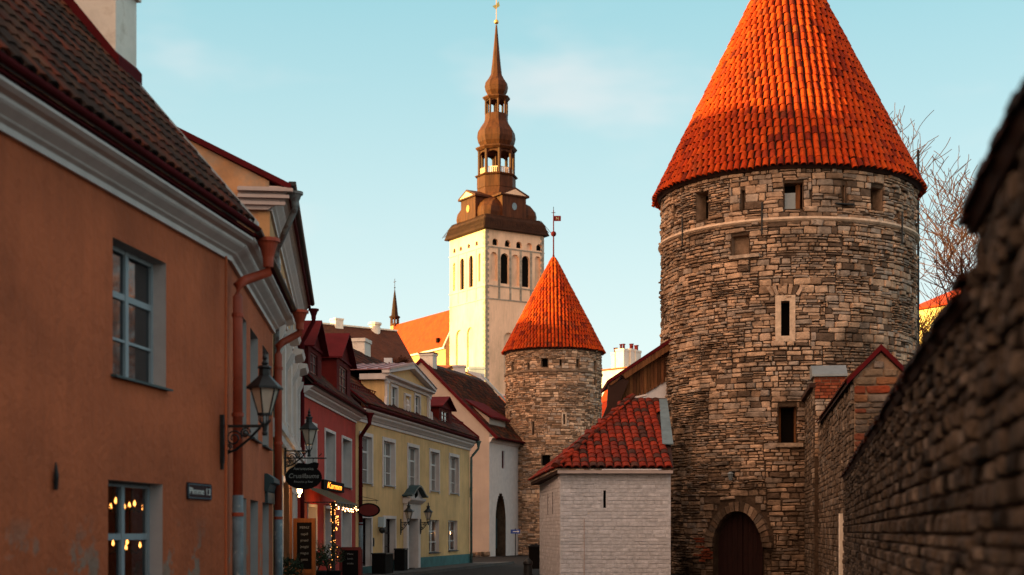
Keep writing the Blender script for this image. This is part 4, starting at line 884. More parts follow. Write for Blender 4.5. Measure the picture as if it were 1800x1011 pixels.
# ------------------------------------------------------------------ round towers
def cyl_at(cx, cy, R, px, py):
    k = (px - HX) / F; A_ = k * k + 1; B_ = -2 * (k * cx + cy); C0 = cx * cx + cy * cy - R * R
    Y = (-B_ - math.sqrt(max(B_ * B_ - 4 * A_ * C0, 0))) / (2 * A_); X = k * Y
    th = math.atan2(X - cx, -(Y - cy)); return th * R, CAM_H + (HY - py) / F * Y
def tower(T, cx, cy, R, ztop, openings, arch=None, course=(.065, .21), w=(.13, .62), vis=None, depth=(.03, .13), limit=300, mortar='mortar', wob=0, kit=K_STONE):
    """stone drum: mortar shell with real openings, stones laid on it"""
    fn = lambda s, z: (R * math.sin(s / R), -R * math.cos(s / R), z)
    holes = [o[:4] for o in openings]; ah = []
    if arch: ah, ao = pointed(arch[0], arch[1], arch[2], arch[3], 9)
    xs = [R * (-math.pi + 2 * math.pi * k / 72) for k in range(73)]
    MB().sheet(-math.pi * R, math.pi * R, 0, ztop, holes + ah, fn, xs=xs).build('drum', mortar, T, smooth=False)
    for o in openings:
        s0, s1, z0, z1 = o[:4]; dp, nm, bk = o[4], o[5], o[6]; sm = (s0 + s1) / 2; th = sm / R; hw = (s1 - s0) / 2
        fr = lambda x, y, z: (((R - y) * math.sin(th) + x * math.cos(th)), (-(R - y) * math.cos(th) + x * math.sin(th)), z)
        m = MB(); B = lambda a, b, c, d: m.quad(fr(*a), fr(*b), fr(*c), fr(*d))
        B((-hw, -.02, z0), (-hw, -.02, z1), (-hw, dp, z1), (-hw, dp, z0)); B((hw, -.02, z0), (hw, dp, z0), (hw, dp, z1), (hw, -.02, z1))
        B((-hw, -.02, z1), (hw, -.02, z1), (hw, dp, z1), (-hw, dp, z1)); B((-hw, -.02, z0), (-hw, dp, z0), (hw, dp, z0), (hw, -.02, z0))
        ob = m.build(nm, 'mortar_pale', T)
        MB().quad(fr(-hw, dp, z0), fr(hw, dp, z0), fr(hw, dp, z1), fr(-hw, dp, z1)).build('opening_back', bk, ob)
    pad = [(h[0] - .02, h[1] + .02, h[2] - .02, h[3] + .02) for h in holes]
    if arch:
        nv = 13; hw = (arch[1] - arch[0]) / 2; xm = (arch[0] + arch[1]) / 2
        pad += [(h[0] - .34, h[1] + .34, h[2], h[3] + .3) if h[2] >= arch[2] else (h[0] - .02, h[1] + .02, h[2], h[3]) for h in ah]
    lst = patchwork(-R * 2.2, R * 2.2, 0.02, ztop, pad)
    kit.place(T, cyl_pieces(lst, R, depth), 'small_stones', vis=vis, limit=limit, world=Matrix.Translation((cx, cy, 0)))

# big tower
TX, TYY, TRr = 10.63, 55.0, 4.76
T1 = thing('round_tower', 'large round limestone tower with tall sunlit orange tile cone', 'tower', (TX, TYY, 0))
at1 = lambda px, py: cyl_at(TX, TYY, TRr, px, py)
def op1(x0, y0, x1, y1, dp=.5, nm='window', bk='dark'):
    a, b = at1(x0, y0), at1(x1, y1); return (a[0], b[0], b[1], a[1], dp, nm, bk)
ops = [op1(1379, 322, 1411, 367, .55), op1(1225, 341, 1246, 384, .5), op1(1530, 329, 1550, 371, .5), op1(1303, 335, 1309, 369, .4, 'arrow_slit'), op1(1480, 326, 1485, 358, .4, 'arrow_slit'),
       op1(1185, 364, 1190, 388, .4, 'arrow_slit'), op1(1287, 416, 1317, 447, .30, 'blocked_window', 'mortar_pale'), op1(1373, 530, 1388, 591, .45, 'slit_window'), op1(1369, 715, 1399, 778, .6), op1(1575, 372, 1580, 396, .4, 'arrow_slit')]
da, db = at1(1256, 960), at1(1343, 960)
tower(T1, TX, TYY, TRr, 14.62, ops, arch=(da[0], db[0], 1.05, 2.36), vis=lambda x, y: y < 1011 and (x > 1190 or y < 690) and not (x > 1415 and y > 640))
zR = 12.66
rg = MB()
rg.lathe([(TRr, -.13), (TRr + .14, -.08), (TRr + .20, -.02), (TRr + .17, .06), (TRr, .10)], 96, (0, 0, zR), caps=False)
rg.build('string_course', 'pale_stone', T1)
MB().lathe([(TRr - .05, 0), (TRr + .14, 0), (TRr + .22, .12), (TRr + .26, .30), (TRr - .1, .32)], 96, (0, 0, 14.42), caps=False).build('eave_ring', 'under_roof', T1)
for px, ya_, yb_ in ((1207, 383, 433), (1341, 358, 414), (1577, 374, 430)):
    s_, za = at1(px, ya_); _, zb = at1(px, yb_); th = s_ / TRr; r0 = TRr + .2
    MB().tube([(r0 * math.sin(th), -r0 * math.cos(th), zb), (r0 * math.sin(th), -r0 * math.cos(th), za)], .032, 6).build('anchor_bar', 'iron', T1)
# white stone frame of the tall slit window
s0, s1, z0, z1 = ops[7][:4]; sm = (s0 + s1) / 2; th = sm / TRr; hw = (s1 - s0) / 2
def frT(R, th): return lambda x, y, z: (((R - y) * math.sin(th) + x * math.cos(th)), (-(R - y) * math.cos(th) + x * math.sin(th)), z)
def frbox(mb, fr, x0, x1, y0, y1, z0, z1, t=(1, 1, 1)):
    v = [fr(x, y, z) for z in (z0, z1) for x, y in ((x0, y0), (x1, y0), (x1, y1), (x0, y1))]
    return mb.add(v, [(0, 3, 2, 1), (4, 5, 6, 7), (0, 1, 5, 4), (1, 2, 6, 5), (2, 3, 7, 6), (3, 0, 4, 7)], t)
fr = frT(TRr, th); m = MB()
frbox(m, fr, -hw - .20, -hw, -.12, .1, z0 - .2, z1 + .2); frbox(m, fr, hw, hw + .20, -.12, .1, z0 - .2, z1 + .2); frbox(m, fr, -hw, hw, -.12, .1, z1, z1 + .2); frbox(m, fr, -hw, hw, -.13, .1, z0 - .2, z0)
m.build('slit_frame', 'pale_stone', T1)
for k in range(7):                              # splayed relieving arch above it
    a = -.55 + 1.1 * k / 6; m = MB(); c, s_ = math.cos(a), math.sin(a); bx = hw * 0 + a * .75
    v = []
    for y in (-.10, .05):
        for (u, w_) in ((-.055, 0), (.055, 0), (.065, .36), (-.065, .36)): v.append(fr(bx + u * c + w_ * s_, y, z1 + .26 - abs(a) * .10 + w_ * c - u * s_))
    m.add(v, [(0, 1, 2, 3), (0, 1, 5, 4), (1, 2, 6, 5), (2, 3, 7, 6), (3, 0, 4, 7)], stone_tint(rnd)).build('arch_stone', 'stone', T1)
# window furniture
s0, s1, z0, z1 = ops[0][:4]; th = (s0 + s1) / 2 / TRr; fr = frT(TRr, th); hw = (s1 - s0) / 2
frbox(MB(), fr, -hw + .02, .08, .25, .30, z0 + .02, z1 - .30).build('pane', 'lead', T1); frbox(MB(), fr, .08, .24, .22, .30, z0, z1).build('shutter', 'wood_brown', T1)
s0, s1, z0, z1 = ops[4][:4]; th = (s0 + s1) / 2 / TRr; frbox(MB(), frT(TRr, th), -.38, .34, -.2, .05, z0 - .07, z0 - .03).build('ledge', 'iron', T1)
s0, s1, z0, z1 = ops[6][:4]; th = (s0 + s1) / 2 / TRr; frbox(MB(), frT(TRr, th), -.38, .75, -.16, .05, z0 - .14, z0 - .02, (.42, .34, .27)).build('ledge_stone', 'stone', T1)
s0, s1, z0, z1 = ops[8][:4]; th = (s0 + s1) / 2 / TRr; hw = (s1 - s0) / 2; fr = frT(TRr, th)
frbox(MB(), fr, -hw - .12, hw + .25, -.16, .1, z0 - .16, z0 - .02, (.44, .35, .27)).build('sill_stone', 'stone', T1)
m = MB(); frbox(m, fr, -hw, -hw + .07, .3, .36, z0, z1); frbox(m, fr, hw - .07, hw, .3, .36, z0, z1); m.build('window_frame', 'wood_brown', T1)
# pointed doorway: voussoirs, deep jambs, two plank leaves
s0, s1 = da[0], db[0]; sm = (s0 + s1) / 2; th = sm / TRr; hw = (s1 - s0) / 2; fr = frT(TRr, th)
_, ao = pointed(-hw, hw, 1.05, 2.36, 9)
pts = [(-w, z) for w, z in ao] + [(w, z) for w, z in ao[::-1][1:]]
ln = [0]
for a, b in zip(pts, pts[1:]): ln.append(ln[-1] + math.hypot(b[0] - a[0], b[1] - a[1]))
def along(t):
    t = min(max(t, 0), ln[-1] - 1e-4)
    for i in range(len(ln) - 1):
        if ln[i] <= t <= ln[i + 1]:
            f = (t - ln[i]) / max(ln[i + 1] - ln[i], 1e-6); p = Vector((pts[i][0] * (1 - f) + pts[i + 1][0] * f, pts[i][1] * (1 - f) + pts[i + 1][1] * f)); return p
nv = 21; step = ln[-1] / nv
for k in range(nv):
    a, b = along(k * step + .012), along((k + 1) * step - .012); cen = Vector((0, 1.15)); n1 = (a - cen).normalized(); n2 = (b - cen).normalized(); o_ = rnd.uniform(.26, .36)
    d_ = rnd.uniform(.09, .14); a2_, b2_ = a + n1 * o_, b + n2 * o_
    v = [fr(p.x, -d_, p.y) for p in (a, b, b2_, a2_)] + [fr(p.x, .15, p.y) for p in (a, b, b2_, a2_)]
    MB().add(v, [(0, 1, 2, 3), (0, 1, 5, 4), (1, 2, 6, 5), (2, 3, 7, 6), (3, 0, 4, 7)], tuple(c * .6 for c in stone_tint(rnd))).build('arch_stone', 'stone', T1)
m = MB()
for i in range(len(pts) - 1): m.quad(fr(pts[i][0], -.02, pts[i][1]), fr(pts[i + 1][0], -.02, pts[i + 1][1]), fr(pts[i + 1][0], .75, pts[i + 1][1]), fr(pts[i][0], .75, pts[i][1]))
m.quad(fr(-hw, -.02, 0), fr(-hw, -.02, 1.05), fr(-hw, .75, 1.05), fr(-hw, .75, 0)).quad(fr(hw, -.02, 0), fr(hw, .75, 0), fr(hw, .75, 1.05), fr(hw, -.02, 1.05)); m.build('door_reveal', 'mortar', T1)
for leaf, (xa, xb) in enumerate(((-hw, -.015), (.015, hw))):
    dl = frbox(MB(), fr, xa, xb, .47, .50, 0, 2.36).build('door_leaf', 'wood_door', T1)
    n = 5
    for k in range(n):
        u0, u1 = xa + (xb - xa) * k / n + .008, xa + (xb - xa) * (k + 1) / n - .008
        sl = .45 * (1 if leaf == 0 else -1)
        for q in range(3): frbox(MB(), fr, u0, u1, .44 + .006 * (k % 2), .469, .02 + q * .78, .76 + q * .78).build('plank', 'wood_door', dl)
# brick patch beside the door
bp = []
for j in range(9):
    for i in range(3):
        if rnd.random() < .3: continue
        bp.append((da[0] - .75 + i * .26 + (j % 2) * .1, .55 + j * .10, .23, .075))
K_BRICK.place(T1, cyl_pieces(bp, TRr, (.13, .16)), 'small_bricks', world=Matrix.Translation((TX, TYY, 0)))
# the cone
CZ0, CR0, CZT = 14.52, 5.08, 24.7
MB().lathe([(CR0 - .10, CZ0 + .02), (.02, CZT - .15)], 96, caps=False).build('roof', 'under_roof', T1)
K_ROOF.place(T1, cone_tiles(CZ0 - .05, CR0, CZT, .262, .345), 'roof_tiles', vis=lambda x, y: y > -5, world=Matrix.Translation((TX, TYY, 0)), normal_axis=2, sign=1)
MB().lathe([(.16, 0), (.12, .4), (.03, .5), (.03, 1.6)], 12, (0, 0, CZT - .35)).build('finial', 'iron', T1)
s_, z_ = at1(1291, 838); th = s_ / TRr; t = thing('wall_lamp', 'small dark lamp on the tower stone above the pointed door', 'lamp', (TX + (TRr + .08) * math.sin(th), TYY - (TRr + .08) * math.cos(th), z_), th)
MB().box(-.03, .03, -.30, .05, .16, .19).box(-.05, .05, -.02, .03, -.05, .2).build('bracket', 'iron', t)
MB().lathe([(.06, -.14), (.10, .08), (.13, .09), (.03, .17)], 6, (0, -.26, 0)).build('lamp_body', 'lead', t)

# small tower
SX, SY, SR = 2.92, 100.0, 3.32
T2 = thing('round_tower', 'smaller round stone tower with red cone and weather vane further down the street', 'tower', (SX, SY, 0))
at2 = lambda px, py: cyl_at(SX, SY, SR, px, py)
def op2(x0, y0, x1, y1, dp=.5, nm='window', bk='dark'):
    a, b = at2(x0, y0), at2(x1, y1); return (a[0], b[0], b[1], a[1], dp, nm, bk)
ops2 = [op2(952, 630, 963, 645), op2(928, 638, 931, 652, .4, 'arrow_slit'), op2(900, 637, 904, 653), op2(984, 632, 987, 643, .4, 'arrow_slit'), op2(1013, 631, 1018, 646), op2(1043, 635, 1047, 650), op2(1043, 665, 1047, 677),
        op2(989.5, 728, 993, 746, .4, 'slit_window'), op2(936, 742, 939, 764, .4, 'arrow_slit'), op2(952, 800, 967, 818)]
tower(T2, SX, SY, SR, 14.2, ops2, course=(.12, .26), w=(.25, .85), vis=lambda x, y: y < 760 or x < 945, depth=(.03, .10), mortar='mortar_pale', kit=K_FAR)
s0, s1, z0, z1 = ops2[7][:4]; th = (s0 + s1) / 2 / SR; fr = frT(SR, th); hw = (s1 - s0) / 2; m = MB()
frbox(m, fr, -hw - .10, -hw, -.12, .1, z0 - .12, z1 + .12); frbox(m, fr, hw, hw + .10, -.12, .1, z0 - .12, z1 + .12); frbox(m, fr, -hw, hw, -.12, .1, z1, z1 + .12); frbox(m, fr, -hw, hw, -.12, .1, z0 - .12, z0); m.build('slit_frame', 'pale_stone', T2)
MB().lathe([(SR, -.10), (SR + .14, -.06), (SR + .15, .05), (SR, .10)], 72, (0, 0, 12.58), caps=False).build('string_course', 'mortar_pale', T2)
MB().lathe([(SR - .05, 0), (SR + .10, 0), (SR + .18, .25), (SR - .1, .27)], 72, (0, 0, 14.02), caps=False).build('eave_ring', 'under_roof', T2)
MB().lathe([(3.46, 14.16), (.02, 20.75)], 72, caps=False).build('roof', 'under_roof', T2)
K_ROOF.place(T2, cone_tiles(14.1, 3.56, 20.95, .25, .36), 'roof_tiles', world=Matrix.Translation((SX, SY, 0)), normal_axis=2, sign=1)
MB().lathe([(.20, 0), (.20, .2), (.08, .35), (.05, .5), (.045, 1.9), (.03, 3.6), (.02, 3.65)], 10, (0, 0, 20.6)).build('finial', 'dark_red_metal', T2)
MB().lathe([(.02, -.20), (.15, -.13), (.2, 0), (.15, .13), (.02, .2)], 14, (0, 0, 22.55), ).build('finial_ball', 'dark_red_metal', T2, smooth=True)
MB().box(.02, .52, -.01, .01, 23.45, 23.82).build('vane_flag', 'dark_red_metal', T2)
text('N', .26, T2, TXT(.27, -.016, 23.635), 'letter_grey', .002)
MB().box(-.14, .14, -.012, .012, 24.02, 24.06).box(-.02, .02, -.012, .012, 23.9, 24.45).build('vane_tip', 'iron', T2)

# ------------------------------------------------------------------ white lean-to house at the foot of the big tower
LF = 46.0
LH = thing('white_lean_to', 'low whitewashed brick annexe with hipped red tile roof at the big tower', 'building', (0, 0, 0))
Lx0, Lx1 = pt(985, 0, LF).x, pt(1179, 0, LF).x; LB = Vector((1.05, 53.2, 0)); LZ = 3.60
wall_slits = [(pt(1060.5, 0, LF).x, pt(1065, 0, LF).x, pt(0, 893, LF).z, pt(0, 862, LF).z)]
m = MB().sheet(Lx0, Lx1, 0, LZ, wall_slits, fn=lambda x, z: (x, LF, z))
dl = Vector((LB.x - Lx0, LB.y - LF, 0)); ll = dl.length; du = dl.normalized()
m.quad((LB.x, LB.y, 0), (Lx0, LF, 0), (Lx0, LF, LZ), (LB.x, LB.y, LZ)); m.quad((Lx1, LF, 0), (Lx1 + .5, 53, 0), (Lx1 + .5, 53, LZ), (Lx1, LF, LZ)); m.build('wall', 'white_wall', LH)
a_, b_, c_, d_ = wall_slits[0]
sl = MB().quad((a_ - .02, LF + .18, c_ - .02), (b_ + .02, LF + .18, c_ - .02), (b_ + .02, LF + .18, d_ + .02), (a_ - .02, LF + .18, d_ + .02)).quad((a_, LF, c_), (a_, LF + .18, c_), (a_, LF + .18, d_), (a_, LF, d_)).quad((b_, LF, c_), (b_, LF, d_), (b_, LF + .18, d_), (b_, LF + .18, c_)).build('arrow_slit', 'dark', LH)
br = lay(Lx0, Lx1, 0, LZ - .05, (.10, .145), (.22, .46), wall_slits, gap=.022, split=0)
K_WBRICK.place(LH, [mx4(np.array((w, 0, 0)), np.array((0, rnd.uniform(.012, .03), 0)), np.array((0, 0, h)), (s, LF, z)) for s, z, w, h in br], 'bricks', world=Matrix.Identity(4))
hole_l = []
br2 = lay(0, ll, 0, LZ - .05, (.115, .135), (.3, .5), hole_l, gap=.012, split=0)
ex = np.array((-du.x, -du.y, 0)); ey = np.array((du.y, -du.x, 0.)); nrm = np.array((-du.y, du.x, 0.))
K_WBRICK.place(LH, [mx4(ex * w, -nrm * .02 if nrm[0] < 0 else nrm * .02, np.array((0, 0, h)), np.array((Lx0, LF, 0)) + np.array((du.x, du.y, 0)) * s + np.array((0, 0, z))) for s, z, w, h in br2], 'side_bricks', limit=0)
MB().box(pt(1027, 0, LF).x - .015, pt(1027, 0, LF).x + .015, LF - .05, LF, 0.1, pt(0, 912, LF).z).build('cable', 'grey_trim', LH)
for q in (.32, .55): 
    p = Vector((Lx0, LF, 0)) + dl * q; MB().box(p.x - .03, p.x + .01, p.y - .04, p.y + .04, 2.2, 2.95).build('side_slit', 'dark', LH)
# hipped roof
E0, E1 = Vector((Lx0 - .16, LF - .34, LZ + .02)), Vector((Lx1 + .06, LF - .34, LZ + .02)); A0 = Vector((4.46, 52.6, 6.55)); A1 = Vector((5.66, 52.6, 6.55)); EB = Vector((LB.x - .40, LB.y, LZ - .12))
m = MB().add([E0, E1, A1, A0], [(0, 1, 2, 3)]).add([EB, E0, A0], [(0, 1, 2)]); m.build('roof', 'under_roof', LH)
sv = Vector((0, A0.y - E0.y, A0.z - E0.z)); sl_ = sv.length; sv.normalize()
hipx = lambda b: (A0.x - E0.x) * b / sl_; rgx = lambda b: (E1.x - E0.x) + (A1.x - E1.x) * b / sl_
K_LEAN.place(LH, slope_tiles(E0 + Vector((0, -.03, .03)), (1, 0, 0), sv, 4.4, sl_ + .05, .268, .40, clip=lambda a, b: a > hipx(b) - .10 and a < rgx(b) - .05 and not (b > sl_ * .24 and b < sl_ * .93 and a > rgx(b) - .25)), 'roof_tiles', world=Matrix.Identity(4), normal_axis=2, sign=1)
# left slope
ue = (E0 - EB); ul = ue.length; ue.normalize(); nn = ue.cross(A0 - EB).normalized(); vv = nn.cross(ue); 
ax, ay = (A0 - EB).dot(ue), (A0 - EB).dot(vv)
def cl(a, b):
    if b > ay: return False
    return ax * b / ay - .1 < a < ul + (ax - ul) * b / ay + .05
K_LEAN.place(LH, slope_tiles(EB, ue, vv, ul, ay, .27, .40, clip=cl), 'side_roof_tiles', limit=0, normal_axis=2, sign=1)
hp = A0 - E0; n = 15
for k in range(n):
    a, b = E0 + hp * (k / n), E0 + hp * ((k + 1.08) / n); d = hp.normalized(); sd_ = d.cross(Vector((0, 0, 1))).normalized(); up = sd_.cross(d); r0, r1 = .15, .115; v = []
    for p, r in ((a + up * .05, r0), (b + up * .03, r1)):
        for i in range(7): t = math.pi * i / 6; v.append(p + sd_ * (math.cos(t) * r) + up * (math.sin(t) * r + .02))
    MB().add(v, [(i, i + 1, 8 + i, 7 + i) for i in range(6)] + [tuple(range(7))], lean_tint(rnd)).build('hip_tile', 'tile', LH)
q0, q1 = E1.lerp(A1, .27), E1.lerp(A1, .93); up = Vector((0, -.05, .13))
MB().prism([q0 + Vector((-.30, 0, 0)) + up, q0 + Vector((.07, 0, 0)) + up, q1 + Vector((.05, 0, 0)) + up, q1 + Vector((-.24, 0, 0)) + up], (0, 0, 0), (0, .012, -.03)).build('side_flashing', 'flashing_dark', LH)
MB().box(Lx0 - .1, Lx1 + .04, LF - .30, LF - .02, LZ - .12, LZ - .02).build('eave_board', 'grey_trim', LH)
MB().prism([EB + Vector((.05, 0, -.13)), E0 + Vector((.05, .05, -.13)), E0 + Vector((.05, .05, -.03)), EB + Vector((.05, 0, -.03))], (0, 0, 0), (.3, 0, 0)).build('eave_board', 'under_roof', LH)
MB().prism([(A0.x - .1, 52.75, 6.50), (A0.x + .55, 52.75, 6.66), (A0.x + .55, 52.75, 6.72), (A0.x - .1, 52.75, 6.58)], (0, 0, 0), (0, .3, 0)).build('ridge_flashing', 'white_trim', LH)

# ------------------------------------------------------------------ wooden gallery of the wall walk, on a white plastered wall
GD = 54.2; GP = lambda px, py: Vector((pt(px, py, GD).x, 0, pt(px, py, GD).z))
GA = thing('wooden_gallery', 'weathered wooden wall-walk gallery with sloping roof left of the big tower', 'gallery', (0, GD, 0))
MB().prism([GP(1100, 705), GP(1180, 662), GP(1180, 760), GP(1100, 760)], (0, 0, 0), (0, 2.5, 0)).build('plaster_wall', 'white_wall', GA)
top = lambda px: 668 - (px - 1070) * .665; bot = lambda px: 720 - (px - 1088) * .60
MB().prism([Vector((p.x, .02, p.z)) for p in (GP(1078, 770), GP(1112, 770), GP(1112, 705), GP(1182, 662), GP(1182, 606), GP(1078, 675))], (0, 0, 0), (0, .06, 0)).build('board_backing', 'under_roof', GA)
for k in range(17):
    xa, xb = 1076 + k * 6.1, 1076 + (k + 1) * 6.1 - .5; t0, t1 = top(xa) + 16, top(xb) + 16
    ba, bb = (bot(xa) if xa > 1112 else 770), (bot(xb) if xa > 1112 else 770); off = rnd.uniform(-.02, .02) - .06
    kk = rnd.uniform(.55, 1.35)
    MB().prism([Vector((p.x, off, p.z)) for p in (GP(xa, ba), GP(xb, bb), GP(xb, t1), GP(xa, t0))], (0, 0, 0), (0, .05, 0), (kk, kk * rnd.uniform(.92, 1.08), kk)).build('board', 'wood_brown', GA)
MB().prism([Vector((p.x, -.5, p.z)) for p in (GP(1066, 671), GP(1186, 591), GP(1186, 598), GP(1066, 677))], (0, 0, 0), (0, 4.0, 0)).build('roof', 'dark_red_metal', GA)
MB().prism([Vector((p.x, -.47, p.z)) for p in (GP(1091, 661), GP(1186, 599), GP(1186, 611), GP(1098, 668))], (0, 0, 0), (0, .05, 0)).build('fascia_board', 'wood_brown', GA)
MB().prism([Vector((p.x, -.46, p.z)) for p in (GP(1068, 678), GP(1089, 664), GP(1084, 672), GP(1072, 680))], (0, 0, 0), (0, .04, 0)).build('fascia_board', 'wood_brown', GA)
MB().prism([Vector((p.x, -.42, p.z)) for p in (GP(1068, 679), GP(1094, 668), GP(1104, 672), GP(1086, 712), GP(1066, 760), GP(1056, 740), GP(1066, 715))], (0, 0, 0), (0, .3, 0)).build('eave_brace', 'under_roof', GA)

# ------------------------------------------------------------------ city walls on the right
def stone_wall(name, label, O_far, d_far, d_near, uX, zt, thick, course, w, vis, coping=True, tint_kit=None, holes=(), zt_steps=None, limit=300):
    """wall whose street face looks to the left; local x runs from the far end towards the viewer"""
    o = Vector((O_far, d_far, 0)); u = Vector((-uX, -1, 0)); k = u.length; u.normalize(); rot = math.atan2(u.y, u.x); Lh = (d_far - d_near) * k
    t = thing(name, label, 'wall', o, rot); W = Matrix.Rotation(rot, 4, 'Z'); W.translation = o
    steps = zt_steps or [(0, Lh, zt)]
    m = MB(); cap = MB()
    for a, b, z in steps: m.box(a, b, .0, thick, 0, z)
    m.build('wall_core', 'mortar', t)
    lst = []
    for a, b, z in steps: lst += lay(a, b, 0.02, z, course, w, holes, gap=.02)
    (tint_kit or K_NEAR).place(t, flat_pieces(lst, (.025, .085)), 'small_stones', vis=vis, world=W, limit=limit)
    return t, W, Lh
NX0 = .82
nd = lambda d: (30.0 - d) * math.hypot(.208, 1)
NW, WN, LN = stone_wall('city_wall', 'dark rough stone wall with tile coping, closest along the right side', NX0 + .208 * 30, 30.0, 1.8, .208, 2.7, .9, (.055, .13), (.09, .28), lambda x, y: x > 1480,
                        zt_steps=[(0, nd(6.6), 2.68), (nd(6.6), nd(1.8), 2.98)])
cp = []
for a, b, z in ((0, nd(6.6), 2.68), (nd(6.6), nd(1.8), 2.98)):
    s_ = a
    MB().prism([(a - .05, -.06, z + .01), (a - .05, -.09, z + .06), (a - .05, .45, z + .34), (a - .05, 1.04, z + .06), (a - .05, 1.0, z + .01)][::-1], (a - .05, 0, 0), (b, 0, 0)).build('coping_core', 'under_roof', NW)
    while s_ < b - .02:
        e = min(s_ + rnd.uniform(.20, .26), b)
        for j in range(3):
            f0, f1 = j / 3, (j + 1.15) / 3; y_a, z_a = -.12 + .65 * f0, z + .06 + .30 * f0 + rnd.uniform(-.03, .03); y_b, z_b = -.12 + .65 * f1, z + .06 + .30 * f1
            MB().prism([(s_, y_a, z_a), (s_, y_a, z_a + .035), (s_, y_b, z_b + .012), (s_, y_b, z_b - .01)][::-1], (s_, 0, 0), (e - .01, 0, 0), tuple(c * .35 for c in brown_tint(rnd))).build('coping_tile', 'tile', NW) if (j == 0 or s_ > nd(12)) else None
        s_ = e
# second, gabled stretch of wall
SWX = lambda d: 7.70 + .16 * (d - 32.0)
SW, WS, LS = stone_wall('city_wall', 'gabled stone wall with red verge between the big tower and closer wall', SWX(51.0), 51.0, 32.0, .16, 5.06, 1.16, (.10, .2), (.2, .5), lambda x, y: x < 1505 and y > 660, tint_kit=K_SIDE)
gx = LS
MB().add([(gx + .002, 0, 0), (gx + .002, 1.16, 0), (gx + .002, 1.16, 5.06), (gx + .002, .58, 5.62), (gx + .002, 0, 5.06)], [(0, 1, 2, 3, 4)]).build('gable_wall', 'mortar_pale', SW)
gs = []; z = 3.2
red_rows = []
GBs = Kit(stone_variant, lambda r: r.choice(((.20, .145, .10), (.22, .10, .05), (.17, .14, .12), (.24, .05, .022), (.17, .12, .085), (.22, .175, .14))), 'stone', 'stone', 12, 22)
while z < 5.5:
    h_ = rnd.uniform(.12, .2); hw = .58 if z + h_ < 5.06 else max(.58 * (5.60 - z - h_) / .54, 0)
    y = .58 - hw
    while y < .58 + hw - .05:
        e = min(y + rnd.uniform(.25, .55), .58 + hw)
        if e - y > .1: gs.append(mx4(np.array((0, 1, 0)) * (e - y - .03), np.array((-1, 0, 0)) * .06, np.array((0, 0, 1)) * (h_ - .03), (gx + .003, (y + e) / 2, z + h_ / 2)))
        y = e
    z += h_
GBs.place(SW, gs, 'gable_stones', world=WS)
for y_a, y_b in ((-.14, .58), (1.30, .58)):
    z_a = 5.06 - .14 * .966
    MB().prism([(gx - 12.6, y_a, z_a), (gx - 12.6, y_a, z_a + .09), (gx - 12.6, y_b, 5.74), (gx - 12.6, y_b, 5.64)], (0, 0, 0), (12.66, 0, 0)).build('roof', 'under_roof', SW)
    MB().prism([(gx + .07, y_a - .03 * (1 if y_a < 0 else -1), z_a - .02), (gx + .07, y_a - .03 * (1 if y_a < 0 else -1), z_a + .10), (gx + .07, y_b, 5.80), (gx + .07, y_b, 5.66)], (0, 0, 0), (.06, 0, 0)).build('verge_board', 'dark_red_metal', SW)
for i in range(50):
    s_ = gx - 12.5 + i * .25
    MB().prism([(s_, -.20, 5.0 + rnd.uniform(-.02, .02)), (s_, -.20, 5.04), (s_, .12, 5.36), (s_, .12, 5.30)][::-1], (0, 0, 0), (.235, 0, 0), brown_tint(rnd)).build('coping_tile', 'tile', SW)
MB().box(gx - 3.0, gx - 2.7, -.14, -.001, 0, 2.05).build('door_jamb', 'chimney_white', SW)
# buttress with brick head and lead cap against the tower
PB_R = -math.atan(.147); PB = thing('buttress', 'stone buttress with red brick head and grey metal cap beside the tower', 'buttress', (pt(1432, 0, 45.5).x, 45.5, 0), PB_R); PB_W = Matrix.Translation((pt(1432, 0, 45.5).x, 45.5, 0)) @ Matrix.Rotation(PB_R, 4, 'Z')
bx0, bx1, by0, by1 = 0.0, 1.0, 0.0, 5.4
MB().box(bx0, bx1, by0, by1, 0, 6.35).build('core', 'mortar', PB)
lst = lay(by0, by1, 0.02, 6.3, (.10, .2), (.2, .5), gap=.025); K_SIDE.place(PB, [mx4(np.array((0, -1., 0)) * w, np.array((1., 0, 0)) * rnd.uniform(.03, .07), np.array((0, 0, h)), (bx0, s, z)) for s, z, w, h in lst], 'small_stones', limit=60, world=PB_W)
fb = lay(bx0, bx1, 5.86, 6.55, (.10, .105), (.2, .26), gap=.02, split=0); K_BRICK.place(PB, [mx4(np.array((w, 0, 0)), np.array((0, .05, 0)), np.array((0, 0, h)), (s, by0, z)) for s, z, w, h in fb], 'small_bricks', world=PB_W)
MB().box(bx0, bx1, by0 - .02, by0 + .8, 6.351, 6.56).build('brick_head', 'mortar_pale', PB)
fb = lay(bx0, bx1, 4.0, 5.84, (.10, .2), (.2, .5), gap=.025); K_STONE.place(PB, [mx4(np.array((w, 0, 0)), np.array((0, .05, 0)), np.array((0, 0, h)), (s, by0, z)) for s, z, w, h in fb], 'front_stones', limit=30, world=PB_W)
MB().prism([(bx0 - .08, by0 - .14, 6.56), (bx0 - .08, by0 - .14, 6.62), (bx0 - .08, by0 + .55, 6.98), (bx0 - .08, by0 + 1.2, 6.98), (bx0 - .08, by0 + 1.2, 6.56)][::-1], (0, 0, 0), (bx1 - bx0 + .10, 0, 0)).build('lead_cap', 'lead', PB)
MB().prism([(bx0 - .16, by0 - .05, 6.22), (bx0 - .16, by1, 6.22), (bx0 - .16, by1, 6.36), (bx0 - .16, by0 - .05, 6.36)], (0, 0, 0), (.2, 0, 0)).build('ledge', 'under_roof', PB)
